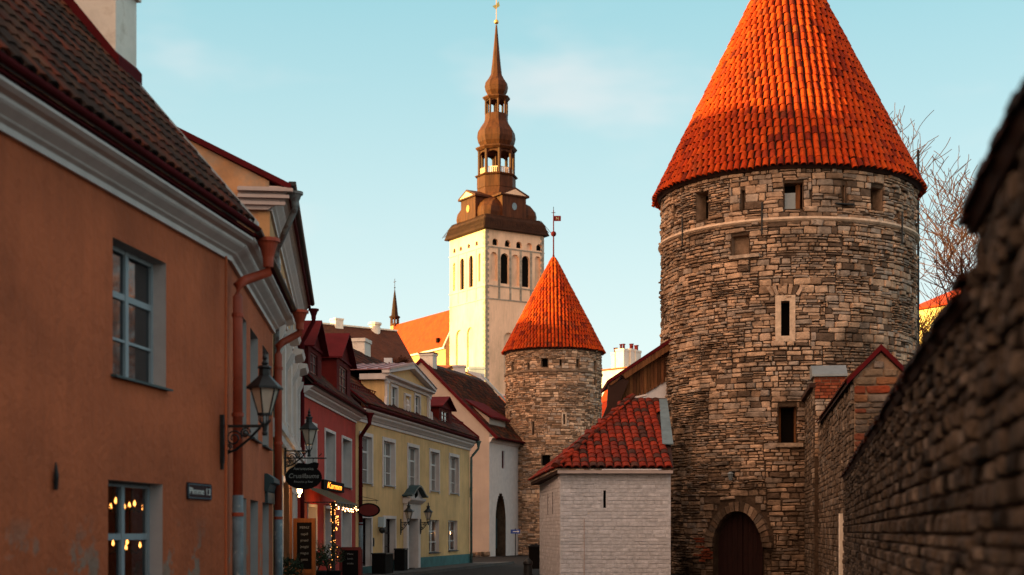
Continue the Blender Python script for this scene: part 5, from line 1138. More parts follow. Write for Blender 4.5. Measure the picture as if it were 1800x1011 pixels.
# ------------------------------------------------------------------ church
CHC = Vector((-4.7, 250.0, 0)); UR = Vector((.84, .54, 0)).normalized(); UL = Vector((-.54, .84, 0)).normalized(); CS = 12.4; CHZ = 55.0
FR_ = Fac((CHC.x, CHC.y), (UR.x, UR.y))                       # right face: local x along it, y into the tower
CH = FR_.empty('church', 'tall pale church tower with brown copper spire and orange roofed nave', 'church')
WCH = Matrix.Rotation(FR_.rot, 4, 'Z'); WCH.translation = CHC
zc = lambda py: CAM_H + (HY - py) / F * 250.0                 # height read at the near corner
# right-face niches and belfry windows: (x, width, z0, z1, blind?)
bel = [(1.1, 1.4, 45.9, 51.0, 1), (3.2, 1.7, 45.6, 51.0, 0), (5.5, 1.6, 45.4, 51.0, 1), (7.7, 1.65, 45.4, 51.0, 0), (10.5, 1.3, 45.5, 51.2, 1)]
low = [(3.9, 2.0, 28.5, 37.0, 1), (7.0, 2.0, 28.5, 37.0, 1)]
ocu = [(1.5, 1.15, 52.2, 53.4, 0), (4.1, 1.15, 52.2, 53.4, 0), (6.5, 1.15, 52.2, 53.4, 0), (8.7, 1.15, 52.2, 53.4, 1), (10.8, 1.2, 52.2, 53.4, 0)]
def arched_face(cells, x1, z1, fn, parent, ms, name, base_z=0, recess=.55, back=None):
    holes = [(x, x + w, a, b) for x, w, a, b, _ in cells]
    m = MB().sheet(0, x1, base_z, z1, holes, fn=lambda x, z: fn(x, 0, z)); nseg = 8
    for x, w, a, b, blind in cells:
        r = w / 2; xm = x + r; zs = b - r if b - a > r else a + .02
        arc = [(xm + r * math.cos(math.pi * k / nseg), zs + (b - zs) * math.sin(math.pi * k / nseg)) for k in range(nseg + 1)]
        for k in range(nseg):                       # spandrels fill the square head outside the arch
            p, q = arc[k], arc[k + 1]; m.quad(fn(p[0], 0, p[1]), fn(p[0], 0, b), fn(q[0], 0, b), fn(q[0], 0, q[1]))
            m.quad(fn(p[0], 0, p[1]), fn(q[0], 0, q[1]), fn(q[0], recess, q[1]), fn(p[0], recess, p[1]))
        m.quad(fn(x, 0, a), fn(x, 0, zs), fn(x, recess, zs), fn(x, recess, a)); m.quad(fn(x + w, 0, a), fn(x + w, recess, a), fn(x + w, recess, zs), fn(x + w, 0, zs)); m.quad(fn(x, 0, a), fn(x, recess, a), fn(x + w, recess, a), fn(x + w, 0, a))
    o = m.build(name, ms, parent)
    for x, w, a, b, blind in cells:
        MB().quad(fn(x - .05, recess, a - .05), fn(x + w + .05, recess, a - .05), fn(x + w + .05, recess, b + .05), fn(x - .05, recess, b + .05)).build('niche_back' if blind else 'belfry_opening', ms if blind else 'dark', o)
    return o
fR = lambda x, y, z: (x, y, z)
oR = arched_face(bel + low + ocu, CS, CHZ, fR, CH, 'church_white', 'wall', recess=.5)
fL = lambda x, y, z: (y, x, z)                                # left face: its x runs back along local y, depth goes to +x
belL = [(1.5, .85, 45.9, 50.9, 1), (4.2, 1.4, 45.3, 51.0, 0), (7.3, 1.4, 45.3, 51.0, 0), (10.4, .8, 45.5, 50.6, 1)]
lowL = [(4.1, 2.2, 25.5, 38.2, 1), (7.8, 2.4, 25.5, 38.2, 1)]
ocuL = [(2.5, .85, 52.4, 53.2, 0), (5.2, .9, 52.4, 53.2, 0), (8.0, .85, 52.4, 53.2, 0), (10.3, .85, 52.4, 53.2, 0)]
slL = [(4.9, .5, 20.5, 23.8, 0), (7.4, .35, 20.2, 22.6, 0)]
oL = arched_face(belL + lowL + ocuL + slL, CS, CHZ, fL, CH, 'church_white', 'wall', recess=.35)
MB().box(5.05, 5.4, 5.05, 5.4, 1, 2).build('bell_frame', 'dark', CH)
MB().quad((CS, 0, 0), (CS, CS, 0), (CS, CS, CHZ), (CS, 0, CHZ)).quad((0, CS, 0), (0, CS, CHZ), (CS, CS, CHZ), (CS, CS, 0)).build('wall', 'church_white', CH)
# string lines, pilaster strips and stone quoins
for z in (51.75, 44.9, 42.6):
    MB().box(-.10, CS + .1, -.10, -.001, z, z + .22).build('string_course', 'church_stone', CH); MB().box(-.10, -.001, .001, CS + .1, z, z + .22).build('string_course', 'church_white', CH)
for x in (2.85, 5.2, 7.4, 9.6):
    MB().box(x - .22, x + .22, -.07, -.001, 44.9 + .221, 51.749).box(x - .2, x + .2, -.07, -.001, 42.82, 44.899).build('pilaster_strip', 'church_stone', CH)
for x in (3.2, 6.4, 9.5):
    MB().box(-.07, -.001, x - .16, x + .16, 45.121, 51.749).box(-.07, -.001, x - .16, x + .16, 42.82, 44.899).build('pilaster_strip', 'church_white', CH)
q = MB()
for k in range(84):
    z = 14 + k * .485; w = .75 if k % 2 else .45
    q.box(-.05, w, -.06, -.001, z, z + .46); q.box(-.05, -.001, .0, w, z, z + .46); q.box(CS - w, CS + .04, -.06, -.001, z, z + .46)
q.build('quoins', 'church_stone', CH, kind='stuff')
# spire: bell-shaped copper hood, two open lanterns, two onions, needle
cc = (CS / 2, CS / 2); OCT = math.tan(math.pi / 8)
def ring8(a, k, z): return [(cc[0] + x * a, cc[1] + y * a, z) for x, y in ((1, -k), (1, k), (k, 1), (-k, 1), (-1, k), (-1, -k), (-k, -1), (k, -1))]
def stack8(prof, name, ms, parent=CH, smooth=False):
    m = MB(); R8 = [ring8(*p) for p in prof]
    for i in range(len(R8) - 1):
        for k in range(8): m.quad(R8[i][k], R8[i][(k + 1) % 8], R8[i + 1][(k + 1) % 8], R8[i + 1][k])
    m.add(R8[0], [tuple(range(8))[::-1]]); m.add(R8[-1], [tuple(range(8))]); return m.build(name, ms, parent, smooth=smooth)
stack8([(6.9, .985, 54.9), (7.0, .985, 55.0), (6.85, .985, 55.35), (6.4, .97, 57.0), (5.9, .95, 57.7)], 'skirt_roof', 'copper_dark')
sm_ = MB()
for k in range(28):
    for fx in (0, 1):
        x = -1.0 + k * .53
        if fx == 0: sm_.prism([(x, -1.05, 55.35), (x + .07, -1.05, 55.35), (CS / 2 + (x + .07 - CS / 2) * .80, .28, 57.72), (CS / 2 + (x - CS / 2) * .80, .28, 57.72)], (0, 0, 0), (0, -.03, .06))
        else: sm_.prism([(-1.05, x, 55.35), (-1.05, x + .07, 55.35), (.28, CS / 2 + (x + .07 - CS / 2) * .80, 57.72), (.28, CS / 2 + (x - CS / 2) * .80, 57.72)], (0, 0, 0), (-.03, 0, .06))
sm_.build('standing_seams', 'copper_dark', CH)
hoodp = [(5.5, .86, 57.6), (5.65, .84, 58.5), (5.55, .82, 59.4), (5.1, .78, 60.3), (4.3, .68, 61.0), (3.7, .56, 61.7), (3.4, .46, 62.6), (3.2, OCT, 63.8)]
stack8(hoodp, 'bell_roof', 'copper')
stack8([(3.3, OCT, 63.75), (3.3, OCT, 65.9)], 'drum', 'copper')
stack8([(3.55, OCT, 65.85), (3.7, OCT, 66.05), (3.3, OCT, 66.25), (3.2, OCT, 66.3)], 'drum_cornice', 'copper')
def lantern8(a, z0, z1, col, par=True):
    R0 = ring8(a, OCT, z0)
    for k in range(8):
        p = Vector(R0[k]); MB().lathe([(col, 0), (col, z1 - z0)], 6, p).build('lantern_post', 'copper', CH)
        q_ = Vector(R0[(k + 1) % 8]); d = (q_ - p); n_ = 6; h = z1 - z0; L_ = d.length
        m = MB(); arc = [(.5 - .5 * math.cos(math.pi * i / n_), math.sin(math.pi * i / n_)) for i in range(n_ + 1)]
        for i in range(n_):
            (u0, w0), (u1, w1) = arc[i], arc[i + 1]; r = L_ * .42
            m.quad(p + d * u0 + Vector((0, 0, h * .68 + w0 * r)), p + d * u1 + Vector((0, 0, h * .68 + w1 * r)), p + d * u1 + Vector((0, 0, h)), p + d * u0 + Vector((0, 0, h)))
        m.build('lantern_arch', 'copper', CH)
        if par:
            m = MB(); m.prism([p + Vector((0, 0, .95)), q_ + Vector((0, 0, .95)), q_ + Vector((0, 0, 1.1)), p + Vector((0, 0, 1.1))], (0, 0, 0), (0.0, 0.03, 0))
            for i in range(7):
                b0 = p + d * ((i + .5) / 7); m.box(b0.x - .07, b0.x + .07, b0.y - .07, b0.y + .07, b0.z + .05, b0.z + .96)
            m.build('balustrade', 'church_white', CH)
lantern8(2.9, 66.3, 70.7, .32)
MB().box(cc[0] - .25, cc[0] + .25, cc[1] - .25, cc[1] + .25, 66.3, 71.5).build('king_post', 'copper', CH)
stack8([(3.2, OCT, 70.6), (3.55, OCT, 71.0), (3.55, OCT, 71.2), (2.7, OCT, 71.5)], 'cornice', 'copper')
stack8([(2.7, OCT, 71.45), (3.1, OCT, 72.2), (3.28, OCT, 73.1), (3.15, OCT, 74.1), (2.6, OCT, 75.1), (2.1, OCT, 75.9), (1.95, OCT, 76.4)], 'onion_roof', 'copper')
stack8([(1.95, OCT, 76.35), (1.95, OCT, 77.4)], 'drum', 'copper')
lantern8(1.8, 77.4, 80.0, .22, par=False)
MB().box(cc[0] - .12, cc[0] + .12, cc[1] - .12, cc[1] + .12, 77.3, 80.6).build('king_post', 'copper', CH)
stack8([(2.0, OCT, 79.9), (2.35, OCT, 80.3), (2.35, OCT, 80.5), (1.5, OCT, 80.8)], 'cornice', 'copper')
stack8([(1.4, OCT, 80.75), (1.85, OCT, 81.6), (2.0, OCT, 82.4), (1.85, OCT, 83.2), (1.3, OCT, 84.0), (.95, OCT, 84.7)], 'onion_roof', 'copper')
stack8([(.95, OCT, 84.65), (.75, OCT, 86.5), (.45, OCT, 89.8), (.14, OCT, 93.7)], 'needle', 'copper')
MB().lathe([(.05, -.45), (.32, -.32), (.45, 0), (.32, .32), (.05, .45)], 14, (cc[0], cc[1], 94.3)).build('gold_ball', 'gold', CH, smooth=True)
vn = MB(); vn.tube([(cc[0], cc[1], 94.6), (cc[0], cc[1], 98.6)], .06, 6); vn.prism([(cc[0] - .9, cc[1] - .1, 97.0), (cc[0] - .2, cc[1], 96.6), (cc[0] + .8, cc[1] + .1, 97.4), (cc[0] + .5, cc[1] + .05, 98.2), (cc[0], cc[1], 97.5)], (0, 0, 0), (.02, .06, 0)); vn.build('weather_vane', 'gold', CH)
# pedimented clock dormers on the hood
for fn in (lambda x, y, z: (x, y, z), lambda x, y, z: (y, x, z)):
    B = lambda m, pts_, d: m.prism([Vector(fn(*p)) for p in pts_], Vector(fn(0, 0, 0)), Vector(fn(*d)))
    m = MB(); B(m, [(3.7, .2, 57.6), (8.7, .2, 57.6), (8.7, .2, 61.4), (3.7, .2, 61.4)], (0, 3.2, 0)); dm = m.build('clock_dormer', 'copper', CH)
    m = MB(); B(m, [(3.2, -.15, 61.4), (9.2, -.15, 61.4), (9.2, -.15, 61.75), (6.2, -.15, 63.0), (3.2, -.15, 61.75)], (0, 4.3, 0)); m.build('dormer_roof', 'copper', dm)
    m = MB(); B(m, [(3.9, -.2, 61.62), (8.5, -.2, 61.62), (6.2, -.2, 62.62)], (0, .04, 0)); m.build('tympanum', 'church_white', dm)
    m = MB(); ci = [(6.2 + .5 * math.cos(2 * math.pi * k / 18), .13, 59.6 + .65 * math.sin(2 * math.pi * k / 18)) for k in range(18)]; B(m, ci, (0, .06, 0)); m.build('clock_face', 'lead' if fn(1, 0, 0)[0] == 1 else 'gold', dm)
# nave with steep orange roof and its ridge turret
k_ = 1.06; NV = Vector((-9.1, 258.0, 0)) * k_; FN = Fac((NV.x, NV.y), (-.52, .854)); zrg = CAM_H + (HY - 539) / F * 258 * k_
NVE = thing('church_nave', 'long sunlit orange tiled church nave left of the tall tower', 'church', (NV.x, NV.y, 0), FN.rot)
Ln = 29.5; hw, dz = 3.85, 8.0
m = MB().quad((0, hw, zrg - dz), (Ln, hw, zrg - dz), (Ln, 0, zrg), (0, 0, zrg)).quad((0, -hw, zrg - dz), (0, 0, zrg), (Ln, 0, zrg), (Ln, -hw, zrg - dz)); m.build('roof', 'orange_roof', NVE)
m = MB().quad((0, hw - .3, 0), (Ln, hw - .3, 0), (Ln, hw - .3, zrg - dz + .3), (0, hw - .3, zrg - dz + .3)).add([(0.1, hw - .3, 0), (0.1, -hw, 0), (.1, -hw, zrg - dz), (.1, 0, zrg - .1), (.1, hw - .3, zrg - dz + .5)], [(0, 1, 2, 3, 4)]).add([(Ln - .1, hw - .3, 0), (Ln - .1, -hw, 0), (Ln - .1, -hw, zrg - dz), (Ln - .1, 0, zrg - .1), (Ln - .1, hw - .3, zrg - dz + .5)], [(0, 1, 2, 3, 4)])
m.build('wall', 'yellow_lit' if 'yellow_lit' in M else 'ochre', NVE)
MB().box(0, Ln, hw - .25, hw + .15, zrg - dz - .35, zrg - dz - .02).build('cornice', 'white_trim', NVE)
for x_ in (-.12, Ln - .1): MB().prism([(x_, hw + .2, zrg - dz - .4), (x_, hw + .2, zrg - dz + .1), (x_, 0, zrg + .35), (x_, 0, zrg - .1)], (0, 0, 0), (.35, 0, 0)).build('verge', 'white_trim', NVE)
MB().box(3.0, 3.7, hw * .82, hw * .95, zrg - dz + 1.2, zrg - dz + 2.1).build('skylight', 'dark', NVE)
tx = Ln - .8; zt_ = lambda py: CAM_H + (HY - py) / F * 296
tb = MB().box(tx - .7, tx + .7, -.7, .7, zrg - 3, zt_(571)).build('turret_base', 'ochre', NVE)
for k in range(8):
    a = math.pi * (k + .5) / 4; MB().lathe([(.16, 0), (.16, zt_(556) - zt_(571))], 6, (tx + .78 * math.cos(a), .78 * math.sin(a), zt_(571))).build('turret_post', 'copper', tb)
MB().lathe([(.95, 0), (.95, .5), (.8, .5)], 8, (tx, 0, zt_(571)), rot=math.pi / 8).build('turret_floor', 'copper', tb)
MB().lathe([(.9, zt_(558)), (1.15, zt_(555.5)), (1.15, zt_(554)), (.72, zt_(552)), (.45, zt_(530)), (.08, zt_(506)), (.03, zt_(505))], 8, (tx, 0, 0), rot=math.pi / 8).build('turret_spire', 'copper_dark', tb)
vn = MB(); vn.tube([(tx, 0, zt_(506)), (tx, 0, zt_(487))], .05, 5); vn.lathe([(.02, -.2), (.2, 0), (.02, .2)], 8, (tx, 0, zt_(503))); vn.box(tx - .5, tx + .5, -.04, .04, zt_(493), zt_(492.2)); vn.build('turret_cross', 'copper_dark', tb)

# ------------------------------------------------------------------ houses seen between and behind
def simple_house(name, label, O, u, L_, W_, ze, zr, wall_m, roof_m, cat='house', group=None, wins=(), over=.3, verge=None, seed=0, brows=None):
    f = Fac(O, u); t = f.empty(name, label, cat, group)
    m = MB().sheet(0, L_, 0, ze, [w for w in wins]).quad((0, W_, 0), (0, W_, ze), (L_, W_, ze), (L_, W_, 0))
    for x in (0, L_): m.add([(x, 0, 0), (x, W_, 0), (x, W_, ze), (x, W_ / 2, zr), (x, 0, ze)], [(0, 1, 2, 3, 4)])
    m.build('wall', wall_m, t)
    for w in wins: window(t, w, depth=.12, cols=2, rows=(.5,), reveal=None, sill=None, surround=0, bar=.06)
    k = (zr - ze) / (W_ / 2)
    for s_, a, b in ((0, -over, W_ / 2), (1, W_ + over, W_ / 2)):
        MB().prism([(-over, a, ze - over * k), (-over, a, ze - over * k + .12), (-over, b, zr + .12), (-over, b, zr)][::(-1 if s_ == 0 else 1)], (0, 0, 0), (L_ + 2 * over, 0, 0)).build('roof', roof_m, t)
    if verge: 
        MB().box(-over, L_ + over, W_ / 2 - .12, W_ / 2 + .12, zr + .1, zr + .24).build('ridge_capping', verge, t)
    return t, f
M['brown_roof'] = mat('dark brown tiles', (.075, .022, .010), var=.3, scale=1.2, bump=.8, bscale=3.5, bdist=.12)
M['terracotta'] = mat('terracotta tiles', (.40, .09, .03), var=.25, scale=1.2, bump=.8, bscale=3, bdist=.12)
a, b = pt(520, 571, 128), pt(692, 587.5, 128); zr_ = a.z; b = Vector((b.x / b.y * (128 * (HY - 571) / (HY - 587.5)), 128 * (HY - 571) / (HY - 587.5), 0))
t, f = simple_house('brown_roofed_hall', 'long dark brown tiled roof with white ridge line behind the red house', (a.x + 4.0, a.y - 6.5), (b.x - a.x, b.y - a.y), (b - a.xy.to_3d()).length, 13, zr_ - 6.8, zr_, 'cream', 'brown_roof', verge='chimney_white')
chimney(t, 3.9, 4.7, 6.2, 7.2, zr_ - 1, zr_ + .75, band=.15); MB().lathe([(.5, -1), (.5, .5), (.62, .5), (.62, .7), (.1, .8)], 12, (8.2, 6.5, zr_)).build('chimney', 'chimney_white', t)
# small white buildings between cream house and church
p0 = pt(757, 640, 118); t, f = simple_house('white_outhouse', 'white walled house with small orange tiled roof below the church tower', (p0.x, p0.y), (1, .12), pt(805, 0, 118).x - p0.x, 5, pt(0, 655, 118).z, pt(0, 638, 118).z, 'white_wall', 'terracotta', over=.2)
chimney(t, 3.3, 4.6, 1.0, 2.2, 9, pt(0, 641, 118).z, m='white_wall', band=.2); 
p0 = pt(800, 660, 112); t, f = simple_house('ochre_gabled_house', 'small ochre gabled house with blue grey ridge below the church corner', (p0.x + 1.6, p0.y), (.15, 1), 9, 3.6, pt(0, 664, 112).z, pt(0, 644, 112).z, 'ochre_stain', 'brown_roof', over=.15)
o = MB().box(-.45, .45, -.45, .45, 0, pt(0, 646, 108).z).box(-.52, .52, -.52, .52, pt(0, 646, 108).z + .002, pt(0, 643, 108).z).build('chimney_stack', 'white_wall', None, loc=(pt(807.5, 0, 108).x, 108, 0)); tag(o, 'free white chimney stack between cream roof and church tower', 'chimney')
p0 = pt(835, 700, 125); t, f = simple_house('orange_roofed_house', 'orange tiled house with white ridge seen between cream roof and small tower', (p0.x, p0.y), (1, .02), 8, 8, pt(0, 735, 125).z, pt(0, 690, 125).z, 'white_wall', 'terracotta', verge='white_trim')
# lit houses beyond the small tower
p0 = pt(1046, 640, 150); t, f = simple_house('white_sunlit_house', 'bright sunlit white house with row of chimneys right of the small tower', (p0.x + .5, p0.y + 6), (.6, -.45), 6, 9, pt(0, 641, 150).z, pt(0, 631, 150).z, 'white_wall', 'terracotta')
t.rotation_euler = (0, 0, math.atan2(-.72, .70) + .02)
for i, (px, w_, yt) in enumerate(((1094, .52, 618), (1111, .26, 616), (1120.5, .30, 617), (1085, .22, 620))):
    p = pt(px, yt, 162); o = MB().box(-w_, w_, -.6, .6, 0, p.z).box(-w_ - .06, w_ + .06, -.66, .66, p.z + .003, p.z + .25).build('chimney_stack', 'chimney_white', None, loc=(p.x, 162 + i * .8, 0)); o.rotation_euler = (0, 0, -.6)
    tag(o, ('broad pale chimney stack, widest of the row behind the wooden gallery', 'narrow chimney stack next to the gallery roof edge, second from right', 'narrow chimney stack nearest the wooden gallery roof', 'narrow chimney stack at the left end of the row')[i], 'chimney', 'chimney stacks behind the gallery')
    for j in range(2): MB().lathe([(.14, 0), (.14, .5), (.2, .5), (.2, .6)], 8, ((-.35 + .7 * j) * w_, 0, p.z + .254)).build('chimney_pot', 'dark_red_metal', o)
p0 = pt(1040, 700, 140); t, f = simple_house('orange_roofed_house', 'orange roofed house low between the small tower and the wooden gallery', (p0.x, p0.y), (1, -.5), 7, 10, pt(0, 745, 140).z, pt(0, 668, 140).z, 'white_wall', 'orange_roof')
MB().box(3.3, 4.6, 2.2, 2.6, pt(0, 716, 140).z, pt(0, 700, 140).z).build('skylight', 'lead', t)
# sunlit yellow house behind the tree at the right
p0 = pt(1600, 600, 118); t, f = simple_house('yellow_sunlit_house', 'sunlit golden yellow house glowing behind the bare tree', (p0.x, p0.y), (.55, -.83), 11, 14, 20.0, 22.6, 'yellow', 'orange_roof', wins=[(2, 3.2, 16.5, 18.6), (5, 6.2, 16.5, 18.6), (8, 9.2, 16.5, 18.6)])
o = MB().tube([(0, 0, 0), (0, 0, 16.9)], .05, 8).build('pole', 'iron', None, loc=(pt(1614, 0, 57).x, 57, 0)); tag(o, 'thin dark pole rising right beside the big tower', 'pole')

# ------------------------------------------------------------------ bare trees
def bare_tree(name, label, loc, h, r0, seed, levels=5, lean=(0, 0), spread=.62, cat='tree', group=None, first=.3, nb=(3, 4), tw=.016):
    t = thing(name, label, cat, loc, 0, group); r = random.Random(seed); trunk, crown = MB(), MB()
    def grow(p, d, l, rad, lv):
        n = 4; P = [p]; q = p.copy(); dd = d.copy()
        for i in range(n):
            dd = (dd + Vector((r.uniform(-.16, .16), r.uniform(-.16, .16), r.uniform(-.04, .12)))).normalized(); q = q + dd * (l / n); P.append(q.copy())
        rs = [rad * (1 - .42 * i / n) for i in range(n + 1)]
        (trunk if lv <= 1 else crown).tube(P, [max(x, tw) for x in rs], 7 if lv <= 1 else (4 if lv < 4 else 3), caps=False)
        if lv >= levels: return
        k = r.randint(*nb) + (1 if lv > 2 else 0)
        for i in range(k):
            f = r.uniform(.35, 1.0) if i else 1.0; idx = min(int(f * n), n); base = P[idx]
            ax = Vector((r.uniform(-1, 1), r.uniform(-1, 1), r.uniform(-.25, .5))).normalized()
            nd_ = (dd * (1 - spread * r.uniform(.6, 1.1)) + ax * spread + Vector((0, 0, .12))).normalized()
            grow(base, nd_, l * r.uniform(.58, .78), rs[idx] * r.uniform(.5, .7), lv + 1)
    grow(Vector((0, 0, 0)), Vector((lean[0], lean[1], 1)).normalized(), h * first, r0, 0)
    trunk.build('trunk', 'bark', t); crown.build('crown', 'twig', t); return t
bare_tree('bare_tree', 'leafless tree with fine reddish twigs behind the right wall', (pt(1712, 0, 74).x, 74, 0), 26, .30, 21, levels=6, lean=(-.10, 0), spread=.62, first=.36, nb=(2, 4), tw=.017)
bare_tree('bare_tree', 'taller leafless tree rising above the dark wall top', (pt(1790, 0, 80).x, 80, 0), 31, .34, 5, levels=6, lean=(-.04, 0), spread=.6, first=.36, nb=(2, 3), tw=.013)
t = bare_tree('bare_shrub', 'dark twiggy shrub below the orange nave roof', (pt(697, 0, 105).x, 105, pt(0, 668, 105).z), 3.4, .06, 9, levels=5, spread=.75, cat='shrub', first=.28, tw=.02)
o = MB().box(-.28, .28, -.28, .28, 0, pt(0, 630, 100).z).build('chimney_stack', 'white_wall', None, loc=(pt(682.5, 0, 100).x, 100, 0)); tag(o, 'slim white chimney stack beside the dark shrub', 'chimney')

def leafy_tree(label, loc, h, r, seed, n=2600):
    t = bare_tree('autumn_tree', label, loc, h, .28, seed, levels=4, first=.4, group='autumn trees behind the right wall'); rr = random.Random(seed); m = MB()
    blobs = [Vector((rr.uniform(-.6, .6) * r, rr.uniform(-.6, .6) * r, h * rr.uniform(.45, .95))) for _ in range(16)]
    for i in range(n):
        c = rr.choice(blobs); p = c + Vector((rr.gauss(0, 1), rr.gauss(0, 1), rr.gauss(0, .8))) * r * .28
        u = Vector((rr.uniform(-1, 1), rr.uniform(-1, 1), rr.uniform(-1, 1))).normalized(); w_ = u.cross(Vector((rr.uniform(-1, 1), rr.uniform(-1, 1), .3))).normalized(); l = rr.uniform(.18, .4); k = rr.uniform(.5, 1.3)
        m.add([p, p + u * l * .5 + w_ * l * .35, p + u * l, p + u * l * .5 - w_ * l * .35], [(0, 1, 2, 3)], (k, k, k))
    m.build('leaves', 'autumn', t)
leafy_tree('orange leaved autumn tree behind the right wall, nearer the lane', (33.5, 76, 0), 24, 5.5, 31)
leafy_tree('orange leaved autumn tree behind the right wall, further back', (41, 90, 0), 27, 6.0, 32)

# ------------------------------------------------------------------ street furniture along the left fronts
# lantern and oval sign on the ochre house
x_, z_ = FC.at(491, 803); lantern('wall_lantern', 'black wall lantern above the oval hanging sign', FC.w(x_, -.10, z_ + .06), FC.rot - math.pi / 2, .52, .92, group='street lanterns')
t = thing('hanging_sign', 'black oval restaurant sign hanging under a lantern bracket', 'sign', FC.w(x_ + .02, -.08, z_), FC.rot - math.pi / 2)
t.location = FC.w(x_ + .10, -.08, z_); RS = t
MB().tube([(0, 0, -.02), (.90, 0, -.02)], .016, 6).tube([(.74, 0, .02), (.80, 0, .08)], .008, 4).tube([(.25, 0, -.02), (.25, 0, -.22)], .008, 5).tube([(.62, 0, -.02), (.62, 0, -.22)], .008, 5).build('bracket', 'iron', RS)
ov = [(.42 + .385 * math.cos(2 * math.pi * k / 32), .02, -.42 + .26 * math.sin(2 * math.pi * k / 32)) for k in range(32)]
MB().prism(ov, (0, 0, 0), (0, -.04, 0)).build('board', 'black_paint', RS)
MB().prism([(.20, .018, -.22), (.72, .018, -.24), (.74, .018, -.13), (.66, .018, -.10), (.52, .018, -.14), (.30, .018, -.12)], (0, 0, 0), (0, -.036, 0)).build('crest', 'black_paint', RS)
text('Aeronautica', .085, RS, TXT(.42, -.021, -.245), 'letter_grey', .002); text('Crusillaums', .135, RS, TXT(.42, -.021, -.40), 'letter_grey', .002, shear=.2); text("Restoran ja Baar", .06, RS, TXT(.42, -.021, -.52), 'letter_grey', .002)
# awning over the red-house shop
za0, ya0 = FR.at(545, 862)[1], 0
AWN = thing('awning', 'dark gold striped cloth awning hung with fairy lights', 'awning', FR.w(.1, -.02, 2.44), FR.rot); LA = 3.9
for k in range(14):
    x0, x1 = LA * k / 14, LA * (k + 1) / 14; tcol = (.016, .012, .010) if k % 2 else (.14, .085, .025)
    MB().quad((x0, 0, .46), (x1, 0, .46), (x1, -.95, .02), (x0, -.95, .02), tcol).quad((x0, -.95, .02), (x1, -.95, .02), (x1, -.96, -.14), (x0, -.96, -.14), tcol).build('stripe', 'awning', AWN)
MB().box(0, LA, -.965, -.935, -.02, .018).box(0, .03, -.95, 0, -.02, .01).box(LA - .03, LA, -.95, 0, -.02, .01).build('frame', 'iron', AWN)
def lights(name, label, pts_, n, r, parent_loc, rotz, ms='bulb', jit=.06, seed=1):
    t = thing(name, label, 'string lights', parent_loc, rotz); rr = random.Random(seed); P = [Vector(p) for p in pts_]
    MB().tube(P, .006, 4).build('wire', 'iron', t); me = None
    for i in range(n):
        f = (i + .5) / n * (len(P) - 1); k = min(int(f), len(P) - 2); p = P[k].lerp(P[k + 1], f - k) + Vector((rr.uniform(-jit, jit), rr.uniform(-jit, jit), rr.uniform(-jit, jit)))
        if me is None: o = MB().lathe([(.003, -r), (r * .8, -r * .5), (r, 0), (r * .8, r * .5), (.003, r)], 8).build('bulb', ms, t, smooth=True); me = o.data
        else: o = bpy.data.objects.new('bulb', me); COL.objects.link(o); o.parent = t
        o.location = p
    return t
lights('string_lights', 'warm fairy lights strung along the awning edge', [(0, -.98, -.10), (.8, -.98, -.20), (1.7, -.98, -.15), (2.6, -.98, -.22), (3.4, -.98, -.14), (3.9, -.98, -.12)], 26, .014, FR.w(.1, -.02, 2.44), FR.rot, 'bulb')
lights('string_lights', 'fairy lights wound round the dark post beside the shop window', [(.02, 0, .35), (.06, -.05, .8), (-.05, .03, 1.2), (.05, 0, 1.6), (-.04, -.02, 2.0), (.02, 0, 2.3)], 74, .010, FR.w(FR.at(566, 940)[0], -.35, .15), FR.rot, 'bulb_soft', .11, 3)
lights('string_lights', 'bright bulbs round the golden lit shop doorway', [(0, 0, .1), (.1, 0, .5), (.5, -.05, .62), (1.0, -.1, .55), (1.5, -.1, .75), (2.2, -.1, .72)], 9, .026, FC.w(FC.at(499, 880)[0], -.30, 2.2), FC.rot, 'bulb', .05, 4)
lights('string_lights', 'short drooping strand of fairy lights between the red house windows', [(0, 0, 0), (.25, 0, .12), (.3, 0, -.15), (.32, 0, -.4)], 9, .018, FR.w(FR.at(584, 920)[0], -.12, 2.0), FR.rot, 'bulb_soft', .04, 6)
po = MB().tube([(0, 0, 0), (0, 0, 2.5)], .06, 8).build('post', 'iron', None, loc=FR.w(FR.at(566, 940)[0], -.35, .0)); tag(po, 'dark post wrapped in fairy lights before the red house', 'post')
# lit signs
x_, z_ = FR.at(583, 857); t = thing('lit_sign', 'small dark sign with glowing orange lettering on the red house', 'sign', FR.w(x_, -.03, z_ + .04), FR.rot)
w2 = (FR.at(601, 857)[0] - FR.at(565, 857)[0]) / 2
MB().box(-w2, w2, -.06, .02, -.16, .15).build('box', 'black_paint', t); text('Karmm', .27, t, TXT(0, -.063, -.01, w2 * 1.7 / .98), 'neon', .004, shear=.25)
# hanging red oval sign
x_, z_ = FY.at(628, 880); t = thing('hanging_sign', 'dark red oval sign on a thin iron bracket at the yellow house', 'sign', FY.w(x_, -.02, z_), FY.rot - math.pi / 2)
MB().tube([(0, 0, 0), (.75, 0, 0)], .012, 6).tube([(0, 0, .16), (.35, 0, .10), (.7, 0, .02)], .008, 5).tube([(.12, 0, 0), (.12, 0, -.12)], .007, 4).tube([(.68, 0, 0), (.68, 0, -.12)], .007, 4).build('bracket', 'iron', t)
ov = lambda a, b, y: [(.40 + a * math.cos(2 * math.pi * k / 28), y, -.34 + b * math.sin(2 * math.pi * k / 28)) for k in range(28)]
MB().prism(ov(.42, .25, .02), (0, 0, 0), (0, -.04, 0)).build('board', 'black_paint', t); MB().prism(ov(.36, .20, -.0205), (0, 0, 0), (0, -.006, 0)).build('face', 'frame_red', t)
